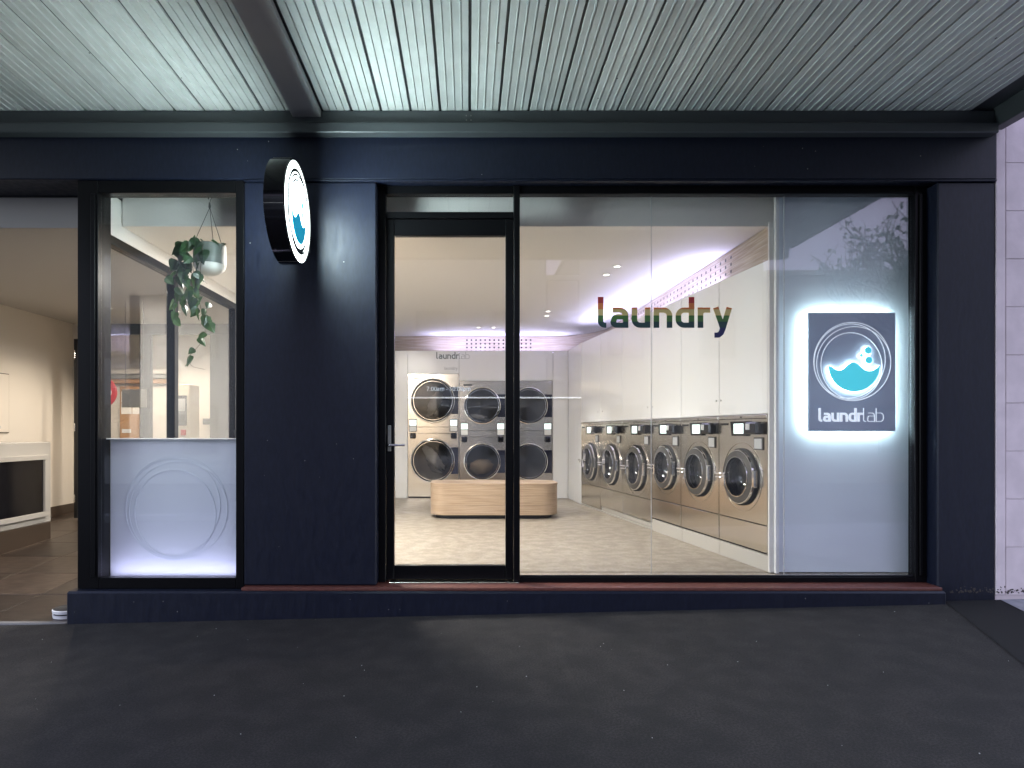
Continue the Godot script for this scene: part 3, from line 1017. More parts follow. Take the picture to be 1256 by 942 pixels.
	area_light(cb, "led_strip_light", Vector3(on_line(0.58).x, 2.199, on_line(0.58).y) - nrm3 * 0.05, basis * Basis(Vector3.RIGHT, PI / 2), Vector2(3.3, 0.02), Color(0.755, 0.765, 1.0), 1.6)
	# end post and the board that carries the sign
	var ep := thing("end_panel", "narrow off-white panel closing the near end of the washers", "panel")
	pbox(ep, "panel", Vector3(2.118, 0.0, -0.276), Vector3(2.172, CEIL, -0.256), M.laminate_edge)
	var bd := thing("window_board", "pale blue board behind the glass carrying the lit sign", "board")
	pbox(bd, "board", Vector3(2.174, 0.001, -0.298), Vector3(3.11, 2.655, -0.27), M.panel_white, 0.002)
	pbox(bd, "board_edge", Vector3(2.150, 0.001, -0.2555), Vector3(2.173, 2.655, -0.225), M.label_white, 0.002)
	# bench
	bench()
	# ceiling lamps: three small pairs in view, three broad ones behind the pier
	var white := Color(1.0, 0.98, 0.945)
	for p in [[0.15, -4.75, 0.8, 0.03, 26.0, "left one of the two small lit downlights nearest the dryers"], [0.36, -4.75, 0.8, 0.03, 26.0, "right one of the two small lit downlights nearest the dryers"],
			[0.98, -3.55, 1.2, 0.03, 34.0, "lower of the two small lit downlights over the middle of the room"], [1.0, -3.85, 1.2, 0.03, 34.0, "upper of the two small lit downlights over the middle of the room"],
			[1.30, -1.75, 1.0, 0.03, 30.0, "left one of the two small lit downlights above the word on the window"], [1.33, -1.45, 1.0, 0.03, 30.0, "right one of the two small lit downlights above the word on the window"]]:
		downlight(Vector3(p[0], CEIL, p[1]), p[2], white, p[5], "laundry downlights", p[3], p[4])
	var lp := thing("ceiling_light_panel", "square white light panel in the ceiling behind the navy pier", "light panel", Vector3(-1.15, CEIL, -1.32))
	pbox(lp, "panel_frame", Vector3(-0.23, -0.012, -0.55), Vector3(0.23, -0.001, 0.55), M.label_white)
	pbox(lp, "lamp_diffuser", Vector3(-0.21, -0.0145, -0.53), Vector3(0.21, -0.0125, 0.53), M.panel_lamp, 0.0)
	area_light(lp, "panel_light", Vector3(0, -0.017, 0), Basis(Vector3.RIGHT, -PI / 2), Vector2(0.42, 1.06), white, 15.0)

const TS := [0.0, 0.155, 0.311, 0.459, 0.644, 0.818, 1.0]

func stadium(w: float, d: float, r: float) -> PackedVector2Array:
	return rounded(w, d, r, 10)

func bench() -> void:
	var b := thing("timber_bench", "pale timber folding bench with rounded ends in front of the dryers", "bench", Vector3(0.302, 0.0, -3.29))
	var up := Basis(Vector3.RIGHT, -PI / 2)
	part(b, "toe_recess", prism(stadium(1.36, 0.48, 0.2), 0.0, 0.045), M.black, Vector3.ZERO, up)
	for k in 3:
		part(b, "timber_course", prism(stadium(1.475, 0.585, 0.2), 0.046 + k * 0.112, 0.046 + (k + 1) * 0.112 - 0.0015), M.wood, Vector3.ZERO, up)
	part(b, "top", prism(stadium(1.483, 0.593, 0.204), 0.383, 0.405), M.wood, Vector3.ZERO, up)

func washer(t0: float, t1: float, base: float, height: float, seam: float, door_y: float, R: float, label: String) -> void:
	var a := on_line(t0)
	var b := on_line(t1)
	var c := (a + b) / 2
	var w := a.distance_to(b) - 0.009
	var t := thing("washing_machine", label, "washing machine", Vector3(c.x, base, c.y), atan2(-0.991, 0.137), "washing machines along the wall")
	var h := height
	var dy := door_y - base
	var sy := seam - base
	var st := st_new()
	for s in [-1.0, 1.0]:
		box_into(st, Vector3(s * (w / 2 - 0.005), h / 2, -0.31), Vector3(0.01, h, 0.616), 0.0)
	box_into(st, Vector3(0, h / 2, -0.615), Vector3(w, h, 0.01), 0.0)
	box_into(st, Vector3(0, h - 0.035, -0.31), Vector3(w - 0.02, 0.01, 0.6), 0.0)
	part(t, "cabinet", st.commit(), M.steel)
	var fp := st_new()
	plate_hole_into(fp, -w / 2, sy + 0.003, w / 2, h - 0.031, Vector2(0, dy), R * 0.97, 0.0)
	part(t, "front_panel", fp.commit(), M.steel)
	part(t, "top_trim", box_mesh(Vector3(w, 0.028, 0.03), 0.004), M.steel, Vector3(0, h - 0.015, -0.008))
	part(t, "trim_screw", lathe([Vector2(0.006, 0.0), Vector2(0.006, 0.003), Vector2(0, 0.004)], 10), M.black, Vector3(0, h - 0.015, 0.0072))
	part(t, "lower_panel", box_mesh(Vector3(w, sy - 0.006, 0.02), 0.003), M.steel, Vector3(0, sy / 2 - 0.001, -0.010))
	# pressed ring round the door
	part(t, "pressed_ring", lathe([Vector2(R * 1.27, 0.0), Vector2(R * 1.265, 0.004), Vector2(R * 1.245, 0.004), Vector2(R * 1.24, 0.0)], 56), M.steel, Vector3(0, dy, 0.0003))
	# door
	var d := part(t, "door", lathe([Vector2(R * 1.0, 0.004), Vector2(R * 1.0, 0.026), Vector2(R * 0.965, 0.036), Vector2(R * 0.74, 0.046), Vector2(R * 0.72, 0.044)], 56), M.steel_dark, Vector3(0, dy, 0))
	part(d, "gasket", lathe([Vector2(R * 1.055, 0.0005), Vector2(R * 1.055, 0.014), Vector2(R * 1.001, 0.018)], 56), M.rubber)
	part(d, "outer_rim", lathe([Vector2(R * 1.004, 0.018), Vector2(R * 1.004, 0.028), Vector2(R * 0.99, 0.038), Vector2(R * 0.965, 0.0385)], 56), M.chrome)
	part(d, "inner_rim", lathe([Vector2(R * 0.745, 0.0465), Vector2(R * 0.738, 0.052), Vector2(R * 0.715, 0.052), Vector2(R * 0.69, 0.02), Vector2(R * 0.68, -0.03)], 56), M.chrome)
	part(d, "porthole_glass", lathe([Vector2(R * 0.69, 0.018), Vector2(R * 0.62, -0.03), Vector2(R * 0.45, -0.065), Vector2(R * 0.2, -0.08), Vector2(0.0001, -0.083)], 40, 2, true), M.washer_glass)
	var hs := st_new()
	var hx := -R * 0.93
	tube_into(hs, [Vector3(hx + 0.02, 0.012, 0.03), Vector3(hx, 0.012, 0.062), Vector3(hx - 0.07, 0.012, 0.07)], 0.010, 0.008, 8)
	tube_into(hs, [Vector3(hx + 0.02, -0.016, 0.03), Vector3(hx, -0.016, 0.062), Vector3(hx - 0.06, -0.016, 0.068)], 0.010, 0.008, 8)
	box_into(hs, Vector3(hx + 0.02, -0.03, 0.046), Vector3(0.045, 0.10, 0.022), 0.006)
	part(d, "handle", hs.commit(), M.chrome)
	part(d, "hinge", box_mesh(Vector3(0.035, 0.13, 0.03), 0.006), M.chrome, Vector3(R * 1.0, 0, 0.024))
	part(t, "drum", lathe([Vector2(R * 0.7, -0.02), Vector2(R * 0.95, -0.09), Vector2(R * 0.95, -0.40), Vector2(0.0001, -0.42)], 40), M.drum, Vector3(0, dy, 0))
	var pd := st_new()
	for k in 3:
		var ang := TAU * k / 3 + 0.5
		box_into(pd, Vector3(cos(ang), sin(ang), 0) * R * 0.86 + Vector3(0, 0, -0.25), Vector3(0.06, 0.03, 0.28), 0.01, Basis(Vector3.BACK, ang))
	part(t, "drum_paddle", pd.commit(), M.drum, Vector3(0, dy, 0))
	# controls
	var cy := 1.016 - base
	var poly := PackedVector2Array([Vector2(-0.118, 0.055), Vector2(0.118, 0.055), Vector2(0.098, -0.055), Vector2(-0.098, -0.055)])
	var ds := part(t, "display", prism(poly, 0.0005, 0.018), M.gloss_black, Vector3(-0.012, cy, 0))
	part(ds, "screen", box_mesh(Vector3(0.128, 0.076, 0.003), 0.0), M.screen, Vector3(0, 0, 0.0195))
	for k in 2:
		part(ds, "screen_line", box_mesh(Vector3(0.06 - k * 0.02, 0.006, 0.001), 0.0), M.label_grey, Vector3(-0.014, 0.010 - k * 0.02, 0.0215))
	var rd := part(t, "card_reader", box_mesh(Vector3(0.15, 0.092, 0.06), 0.014), M.gloss_black, Vector3(w * 0.32, cy + 0.003, 0.031))
	part(rd, "reader_plate", box_mesh(Vector3(0.05, 0.045, 0.002), 0.0), M.label_grey, Vector3(-0.03, 0.01, 0.031))
	var lp := part(t, "notice_frame", box_mesh(Vector3(0.11, 0.092, 0.008), 0.002), M.steel_dark, Vector3(w * 0.345, 0.906 - base, 0.0045))
	part(lp, "notice", box_mesh(Vector3(0.088, 0.072, 0.002), 0.0), M.label_grey, Vector3(0, 0, 0.0045))
	part(t, "badge", box_mesh(Vector3(0.105, 0.016, 0.004), 0.001), M.black, Vector3(-w * 0.375, 1.052 - base, 0.0025))

func washers() -> void:
	var names := ["silver washing machine closest to the shop window glass", "silver washing machine second from the shop window, on the raised plinth", "silver washing machine third from the shop window, last on the raised plinth",
		"silver washing machine fourth from the shop window, first on the lower plinth", "silver washing machine second from the corner beside the dryers", "silver washing machine in the corner, farthest from the shop window"]
	for i in 6:
		var base: float = [0.128, 0.128, 0.128, 0.076, 0.068, 0.024][i]
		washer(TS[i], TS[i + 1], base, 1.117 - base, 0.325 if i < 3 else 0.305, 0.652 if i < 3 else 0.606, 0.205 if i < 3 else 0.234, names[i])
	var basis_y := atan2(-0.991, 0.137)
	var k := 0
	for p in [[0.0, 0.459, 0.114, "long white plinth carrying the three washers by the window"], [0.459, 1.0, 0.018, "low plinth under the three washers by the corner"]]:
		var a := on_line(p[0])
		var b := on_line(p[1])
		var c := (a + b) / 2
		var t := thing("washer_plinth", p[3], "plinth", Vector3(c.x, 0, c.y), basis_y)
		var len := a.distance_to(b) - 0.004
		if k == 0:
			for q in 3:
				part(t, "plinth_board", box_mesh(Vector3(len / 3 - 0.003, p[2], 0.60), 0.002), M.plinth_laminate, Vector3(-len / 2 + len * (q + 0.5) / 3, p[2] / 2, -0.302))
			part(t, "support_frame", box_mesh(Vector3(len, 0.013, 0.56), 0.0), M.black, Vector3(0, p[2] + 0.0066, -0.302))
		else:
			part(t, "plinth_board", box_mesh(Vector3(len, p[2], 0.60), 0.002), M.plinth_laminate, Vector3(0, p[2] / 2, -0.302))
			part(t, "support_frame", box_mesh(Vector3(len, 0.005, 0.56), 0.0), M.black, Vector3(0, p[2] + 0.0026, -0.302))
			part(t, "riser", box_mesh(Vector3(len * 0.655, 0.042, 0.56), 0.0), M.plinth_laminate, Vector3(len * 0.168, 0.0445, -0.29))
		k += 1

func dryer(x0: float, x1: float, h: float, doors: Array, R: float, mid: float, label: String) -> void:
	var w := x1 - x0 - 0.006
	var t := thing("stacked_dryer", label, "tumble dryer", Vector3((x0 + x1) / 2, 0, -5.30), 0.0, "stacked tumble dryers on the back wall")
	var st := st_new()
	for s in [-1.0, 1.0]:
		box_into(st, Vector3(s * (w / 2 - 0.005), h / 2 + 0.012, -0.24), Vector3(0.01, h - 0.024, 0.478), 0.0)
	box_into(st, Vector3(0, h / 2, -0.475), Vector3(w, h - 0.03, 0.01), 0.0)
	box_into(st, Vector3(0, h - 0.006, -0.24), Vector3(w - 0.02, 0.01, 0.46), 0.0)
	part(t, "cabinet", st.commit(), M.steel)
	part(t, "foot_rail", box_mesh(Vector3(w - 0.02, 0.02, 0.4), 0.0), M.black, Vector3(0, 0.0105, -0.22))
	var panel := [[0.024, mid - 0.05, doors[0]], [mid + 0.05, h, doors[1]]]
	for p in panel:
		var fp := st_new()
		plate_hole_into(fp, -w / 2, p[0], w / 2, p[1], Vector2(-0.005, p[2]), R * 0.95, 0.0)
		part(t, "front_panel", fp.commit(), M.steel)
		var d := part(t, "door", lathe([Vector2(R * 1.0, 0.001), Vector2(R * 1.0, 0.03), Vector2(R * 0.985, 0.044), Vector2(R * 0.95, 0.046), Vector2(R * 0.94, 0.034)], 56), M.chrome, Vector3(-0.005, p[2], 0))
		part(d, "door_seal", lathe([Vector2(R * 0.94, 0.030), Vector2(R * 0.895, 0.030), Vector2(R * 0.89, 0.036)], 56), M.black)
		part(d, "inner_rim", lathe([Vector2(R * 0.893, 0.036), Vector2(R * 0.885, 0.046), Vector2(R * 0.862, 0.046), Vector2(R * 0.85, 0.02)], 56), M.chrome)
		part(d, "door_glass", lathe([Vector2(R * 0.865, 0.030), Vector2(0.0001, 0.034)], 48), M.door_glass)
		part(d, "drum", lathe([Vector2(R * 0.95, -0.01), Vector2(R * 0.99, -0.05), Vector2(R * 0.99, -0.22), Vector2(0.0001, -0.46)], 40), M.drum)
		part(d, "catch", box_mesh(Vector3(0.05, 0.02, 0.03), 0.006), M.chrome, Vector3(-0.02, -R * 0.99, 0.028))
		var ph := 0.17 if R < 0.3 else 0.2
		var rect := PackedVector2Array([Vector2(0.0, -ph), Vector2(w / 2 - 0.004, -ph), Vector2(w / 2 - 0.004, ph), Vector2(0.0, ph)])
		var cp := st_new()
		for piece in Geometry2D.clip_polygons(rect, disc(R * 0.99, Vector2.ZERO, 64)):
			prism_into(cp, piece, 0.0008, 0.010)
		part(t, "control_panel", cp.commit(), M.navy_panel, Vector3(-0.005, p[2] + (0.0 if R < 0.3 else 0.0), 0.0))
	# middle band with readers
	part(t, "middle_band", box_mesh(Vector3(w, 0.094, 0.012), 0.003), M.steel, Vector3(0, mid, -0.006))
	for s in [-1.0, 1.0]:
		var x: float = s * (w / 2 - 0.075)
		var nf := part(t, "notice_frame", box_mesh(Vector3(0.112, 0.19, 0.006), 0.002), M.steel_dark, Vector3(x, mid + 0.07, 0.0095))
		part(nf, "screen_label", box_mesh(Vector3(0.10, 0.085, 0.003), 0.0), M.screen, Vector3(0, 0.04, 0.0045))
		part(nf, "notice", box_mesh(Vector3(0.10, 0.075, 0.003), 0.0), M.label_white, Vector3(0, -0.05, 0.0045))
		part(t, "reader", box_mesh(Vector3(0.085, 0.085, 0.04), 0.012), M.gloss_black, Vector3(x, mid - 0.085, 0.022))
	part(t, "badge", box_mesh(Vector3(0.13, 0.02, 0.004), 0.001), M.black, Vector3(-w * 0.32, h - 0.06, 0.0025))

func garment(at: Vector3, size: Vector3, tilt: float, m: Material, label: String, seed_: int) -> void:
	var t := thing("garment", label, "garment", at)
	var n := FastNoiseLite.new()
	n.seed = seed_
	n.frequency = 2.2
	n.fractal_octaves = 3
	var rows := 20
	var cols := 28
	var pts := []
	for i in rows + 1:
		var row := []
		for j in cols:
			var th := PI * i / rows
			var ph := TAU * j / cols
			var d := Vector3(sin(th) * cos(ph), cos(th), sin(th) * sin(ph))
			var k := 1.0 + 0.55 * n.get_noise_3d(d.x * 1.6, d.y * 1.6, d.z * 1.6)
			row.append(Basis(Vector3.BACK, tilt) * (d * k * size))
		pts.append(row)
	var st := st_new()
	for i in rows:
		for j in cols:
			var l := (j + 1) % cols
			var q: Array = [pts[i][j], pts[i][l], pts[i + 1][l], pts[i + 1][j]]
			var ns := []
			for p in q:
				ns.append((p / size).normalized())
			smooth_quad(st, q, ns)
	part(t, "cloth", st.commit(), m)

func dryers() -> void:
	dryer(-0.902, -0.136, 1.86, [0.562, 1.462], 0.333, 1.02, "tall stacked steel dryer, the largest, with washing behind both doors")
	dryer(-0.132, 0.568, 1.756, [0.548, 1.385], 0.278, 0.965, "middle stacked steel dryer with tan washing behind its lower door")
	dryer(0.572, 1.272, 1.756, [0.548, 1.385], 0.278, 0.965, "stacked steel dryer next to the white corner panels, both doors dark")
	garment(Vector3(-0.50, 1.43, -5.348), Vector3(0.075, 0.19, 0.06), -0.5, M.cloth_white, "white patterned garment behind the upper door of the largest dryer", 3)
	garment(Vector3(-0.43, 1.36, -5.42), Vector3(0.16, 0.14, 0.07), -0.2, M.cloth_grey, "grey washing heaped behind the white garment in the largest dryer", 13)
	garment(Vector3(-0.52, 0.60, -5.348), Vector3(0.08, 0.20, 0.06), 0.7, M.cloth_white, "pale garment behind the lower door of the largest dryer", 4)
	garment(Vector3(-0.46, 0.55, -5.42), Vector3(0.14, 0.17, 0.07), 0.3, M.cloth_grey, "grey towel behind the lower door of the largest dryer", 6)
	garment(Vector3(0.20, 0.47, -5.348), Vector3(0.17, 0.10, 0.06), 0.1, M.cloth_tan, "tan washing heaped behind the lower door of the middle dryer", 5)
	garment(Vector3(0.16, 1.22, -5.348), Vector3(0.14, 0.035, 0.05), -0.15, M.cloth_white, "strip of white washing low behind the upper door of the middle dryer", 7)

func lobby() -> void:
	# a tiled ramp runs in from the footpath
	var f := structure("lobby_floor")
	var y0 := -0.268
	var y1 := -0.062
	var zlen := 4.6
	var tilt := Basis(Vector3.RIGHT, atan2(y1 - y0, zlen))
	pbox(f, "grout_bed", Vector3(-7.5, -0.06, -zlen), Vector3(-2.64, -0.004, 0.0), M.grout, 0.0).transform = Transform3D(tilt, Vector3(0, y0, 0)) * Transform3D(Basis(), Vector3(-5.07, -0.032, -zlen / 2))
	for i in 8:
		for j in 8:
			var c := Vector3(-2.94 - i * 0.6, -0.004, -0.30 - j * 0.6)
			var o := part(f, "tile", box_mesh(Vector3(0.595, 0.012, 0.595), 0.002), M["lobby_tile_%d" % rng.randi_range(0, 2)])
			o.transform = Transform3D(tilt, Vector3(0, y0, 0)) * Transform3D(Basis(), c)
			if c.z < -4.5:
				o.free()
	var e := structure("threshold_kerb")
	pbox(e, "concrete_edge", Vector3(-7.5, -0.5, 0.0), Vector3(-2.63, -0.262, 0.055), M.worn_concrete, 0.008)
	var ce := structure("lobby_ceiling")
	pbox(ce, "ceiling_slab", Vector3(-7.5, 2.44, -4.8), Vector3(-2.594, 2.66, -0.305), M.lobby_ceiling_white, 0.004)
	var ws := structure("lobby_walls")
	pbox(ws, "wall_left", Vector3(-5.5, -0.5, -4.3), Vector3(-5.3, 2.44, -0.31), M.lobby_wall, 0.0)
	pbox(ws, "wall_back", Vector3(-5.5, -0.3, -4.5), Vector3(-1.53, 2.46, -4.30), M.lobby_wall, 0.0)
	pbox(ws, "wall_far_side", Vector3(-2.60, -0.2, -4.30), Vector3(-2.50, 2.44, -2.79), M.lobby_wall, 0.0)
	pbox(ws, "wall_front_left", Vector3(-9.0, -0.5, -0.30), Vector3(-5.3, 2.66, 0.0), M["navy_paint"], 0.0)
	pbox(ws, "upstand", Vector3(-2.594, 2.372, -2.78), Vector3(-2.495, 2.655, -0.162), M.wall_white, 0.0)
	pbox(ws, "skirting_left", Vector3(-5.299, -0.25, -4.29), Vector3(-5.275, 0.04, -0.32), M.skirting)
	# glazed screen between the lobby and the laundry
	var s := thing("glazed_screen", "black framed glazed screen between the entry lobby and the laundry", "glass screen")
	bar(s, "head_rail", -2.57, -2.497, 2.31, 2.371, -2.655, -0.162)
	bar(s, "post", -2.57, -2.497, -0.1, 2.309, -1.265, -1.195)
	bar(s, "post", -2.57, -2.497, -0.1, 2.309, -2.655, -2.60)
	bar(s, "bottom_rail", -2.57, -2.497, -0.18, -0.11, -2.655, -0.162)
	pbox(s, "pane", Vector3(-2.537, -0.1, -1.194), Vector3(-2.531, 2.309, -0.162), M.window_glass, 0.0)
	pbox(s, "pane", Vector3(-2.537, -0.1, -2.599), Vector3(-2.531, 2.309, -1.266), M.window_glass, 0.0)
	# second dark grey door frame further in
	var g := thing("lobby_doorframe", "dark grey inner doorway frame with a glazed strip above", "door frame")
	bar(g, "head", -4.2, -2.61, 2.10, 2.22, -3.06, -2.99, M.dark_frame)
	bar(g, "post", -3.73, -3.61, -0.12, 2.099, -3.06, -2.99, M.dark_frame)
	bar(g, "post", -2.93, -2.72, -0.12, 2.099, -3.06, -2.99, M.dark_frame)
	# black door at the back corner
	var d := thing("black_door", "tall black door standing in the far corner of the lobby", "door")
	bar(d, "leaf", -4.86, -4.78, -0.07, 2.14, -3.66, -3.61, M.black)
	for y in [0.12, 1.0, 1.9]:
		bar(d, "hinge", -4.855, -4.84, y, y + 0.1, -3.609, -3.60, M.steel)
	# low white box with a dark opening
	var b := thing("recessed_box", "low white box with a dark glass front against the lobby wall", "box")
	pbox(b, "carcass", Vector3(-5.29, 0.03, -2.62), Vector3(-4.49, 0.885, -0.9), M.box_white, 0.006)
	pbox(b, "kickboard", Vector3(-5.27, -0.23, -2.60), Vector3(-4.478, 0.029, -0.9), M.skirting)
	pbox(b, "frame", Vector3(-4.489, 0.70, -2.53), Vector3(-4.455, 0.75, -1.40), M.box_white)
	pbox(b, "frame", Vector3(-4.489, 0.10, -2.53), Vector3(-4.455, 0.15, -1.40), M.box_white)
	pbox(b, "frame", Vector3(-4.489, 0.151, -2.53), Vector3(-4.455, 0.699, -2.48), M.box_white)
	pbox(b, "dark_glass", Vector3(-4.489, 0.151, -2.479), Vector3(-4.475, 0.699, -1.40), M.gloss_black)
	var a := thing("access_panel", "flush cream access panel with small latches on the lobby wall", "panel")
	pbox(a, "frame", Vector3(-5.299, 0.98, -3.1), Vector3(-5.288, 1.66, -2.3), M.skirting, 0.001)
	pbox(a, "panel", Vector3(-5.295, 0.988, -3.092), Vector3(-5.282, 1.652, -2.308), M.lobby_wall)
	pbox(a, "label_plate", Vector3(-5.281, 1.36, -2.78), Vector3(-5.279, 1.42, -2.62), M.label_white, 0.0)
	for z in [-2.95, -2.5]:
		pbox(a, "latch", Vector3(-5.281, 1.03, z), Vector3(-5.274, 1.06, z + 0.04), M.label_grey)
	# things on the back wall, seen through the screen
	var pbd := thing("notice_door", "orange brown timber door with white notices pinned on its top half", "door")
	pbox(pbd, "leaf", Vector3(-4.65, -0.08, -4.298), Vector3(-4.32, 1.60, -4.26), M.brown_board)
	for r in 2:
		for i in 2:
			pbox(pbd, "notice", Vector3(-4.63 + i * 0.15, 1.25 + r * 0.155 - 0.02, -4.259), Vector3(-4.63 + i * 0.15 + 0.138, 1.25 + r * 0.155 + 0.125, -4.257), M.paper, 0.0)
	pbox(pbd, "letter_label", Vector3(-4.62, 0.98, -4.259), Vector3(-4.5, 1.03, -4.257), M.label_white, 0.0)
	var sh := thing("wall_cornice", "stepped brown timber ledge high on the lobby back wall", "ledge")
	for k in 3:
		pbox(sh, "ledge_board", Vector3(-5.2, 1.64 + k * 0.062, -4.299), Vector3(-3.95, 1.70 + k * 0.062, -4.24 + k * 0.02), [M.brown_board, M.grey_plate, M.lobby_wall][k])
	var rs := thing("round_sign", "round red hose reel sign at the edge of the corner window", "sign", Vector3(-3.70, 1.39, -2.2))
	part(rs, "disc", lathe([Vector2(0.0001, 0.012), Vector2(0.15, 0.012), Vector2(0.155, 0.006), Vector2(0.155, -0.006), Vector2(0.0001, -0.006)], 40), M.red)
	var hr := st_new()
	ring_poly_into(hr, Vector2(0.02, 0), 0.075, 0.075, 0.0, 0.02, 0.0122, 0.0135)
	part(rs, "symbol", hr.commit(), M.paper)
	part(rs, "arm", tube([Vector3(0, 0.15, -0.002), Vector3(0, 1.038, -0.002)], 0.008), M.dark_frame)
	var hg := thing("hanging_plate", "small grey plate sign hung behind the corner window", "sign", Vector3(-3.66, 1.36, -2.75))
	pbox(hg, "plate", Vector3(-0.135, -0.1, -0.008), Vector3(0.135, 0.1, 0.008), M.grey_plate)
	for x in [-0.1, 0.1]:
		part(hg, "cord", tube([Vector3(x, 0.1, 0), Vector3(x, 1.078, 0)], 0.003, -1, 5), M.cord)
	var kk := thing("payment_kiosk", "cream payment kiosk with black screen inside the lobby", "kiosk", Vector3(-3.55, -0.08, -3.72))
	pbox(kk, "body", Vector3(-0.1, 0.0, -0.15), Vector3(0.13, 1.66, 0.12), M.cream_metal, 0.01)
	pbox(kk, "screen_frame", Vector3(-0.06, 1.15, 0.121), Vector3(0.09, 1.52, 0.135), M.black)
	pbox(kk, "keypad", Vector3(-0.045, 1.33, 0.1355), Vector3(0.075, 1.48, 0.139), M.label_grey)
	pbox(kk, "red_button", Vector3(0.02, 1.03, 0.121), Vector3(0.08, 1.10, 0.14), M.red)
	pbox(kk, "coin_tray", Vector3(-0.06, 0.78, 0.121), Vector3(0.09, 0.82, 0.17), M.steel_dark)
	var ts := thing("wall_shelf", "long black shelf fixed across the lobby back wall", "shelf", Vector3(-3.15, 1.12, -4.28))
	pbox(ts, "board", Vector3(-0.36, -0.03, -0.015), Vector3(0.25, 0.035, 0.10), M.black)
	pbox(ts, "rim", Vector3(-0.36, 0.0352, 0.085), Vector3(0.25, 0.05, 0.10), M.black)
	var so := thing("wall_socket", "white double socket below the black shelf", "socket", Vector3(-3.14, 0.98, -4.298))
	pbox(so, "face_plate", Vector3(-0.05, -0.035, 0.0), Vector3(0.05, 0.035, 0.01), M.label_white)
	for x in [-0.022, 0.022]:
		pbox(so, "outlet", Vector3(x - 0.01, -0.012, 0.0101), Vector3(x + 0.01, 0.012, 0.012), M.label_grey, 0.0)
	# small plants on the frosted panel's ledge side
	small_plant(Vector3(-1.60, 0.0, -0.32), 0.93, "small spiky plant in a black pot at the right edge of the corner window")
	# floor things at the entry
	var dr := thing("floor_stop", "low black round stop with white banded rim on the lobby threshold", "door stop", Vector3(-2.726, -0.263, -0.13))
	part(dr, "base_band", lathe([Vector2(0.095, 0.0), Vector2(0.098, 0.02), Vector2(0.0001, 0.021)], 32, 1), M.label_white)
	part(dr, "groove", lathe([Vector2(0.09, 0.021), Vector2(0.09, 0.032)], 32, 1), M.black)
	part(dr, "upper_band", lathe([Vector2(0.098, 0.032), Vector2(0.1, 0.05), Vector2(0.094, 0.055)], 32, 1), M.label_white)
	part(dr, "black_top", lathe([Vector2(0.094, 0.055), Vector2(0.06, 0.062), Vector2(0.0001, 0.064)], 32, 1), M.rubber)
	var ds := thing("door_stop", "small black metal bolt lying on the lobby floor by the corner post", "bolt", Vector3(-3.02, -0.222, -0.95))
	var bs := st_new()
	box_into(bs, Vector3(0, 0.012, 0), Vector3(0.14, 0.022, 0.05), 0.006)
	tube_into(bs, [Vector3(-0.02, 0.022, 0), Vector3(-0.02, 0.06, 0)], 0.018, 0.014, 10)
	tube_into(bs, [Vector3(0.02, 0.03, 0), Vector3(0.08, 0.04, 0.01)], 0.012, 0.009, 8)
	part(ds, "bolt_body", bs.commit(), M.steel_dark)
	for p in [[-3.2, -1.2, "lit downlight in the lobby ceiling behind the black corner post"], [-4.2, -3.2, "lit downlight in the lobby ceiling near the back wall"], [-3.5, -3.4, "lit downlight in the lobby ceiling behind the glazed screen"]]:
		downlight(Vector3(p[0], 2.44, p[1]), 1.9, Color(1.0, 0.94, 0.86), p[2], "lobby downlights")

func small_plant(at: Vector3, top: float, label: String) -> void:
	var t := thing("potted_plant", label, "plant", at)
	part(t, "stand", lathe([Vector2(0.06, 0.0), Vector2(0.06, top - 0.02)], 20, 1), M.black)
	part(t, "pot", lathe([Vector2(0.05, top - 0.02), Vector2(0.065, top + 0.075), Vector2(0.058, top + 0.076), Vector2(0.0001, top + 0.06)], 24, 1), M.black)
	for i in 9:
		var a := TAU * i / 9 + 0.3
		var d := Vector3(cos(a), 0, sin(a))
		var r := rng.randf_range(0.04, 0.08)
		var h := rng.randf_range(0.09, 0.17)
		var st := st_new()
		var s := d.cross(Vector3.UP) * 0.012
		var p0 := Vector3(0, top + 0.06, 0)
		var p1 := p0 + d * r * 0.5 + Vector3.UP * h * 0.7
		var p2 := p0 + d * r + Vector3.UP * h
		quad(st, p0 - s * 0.5, p0 + s * 0.5, p1 + s, p1 - s, d)
		tri(st, p1 - s, p1 + s, p2, d)
		part(t, "leaf", st.commit(), M["leaf_%d" % (i % 3)])

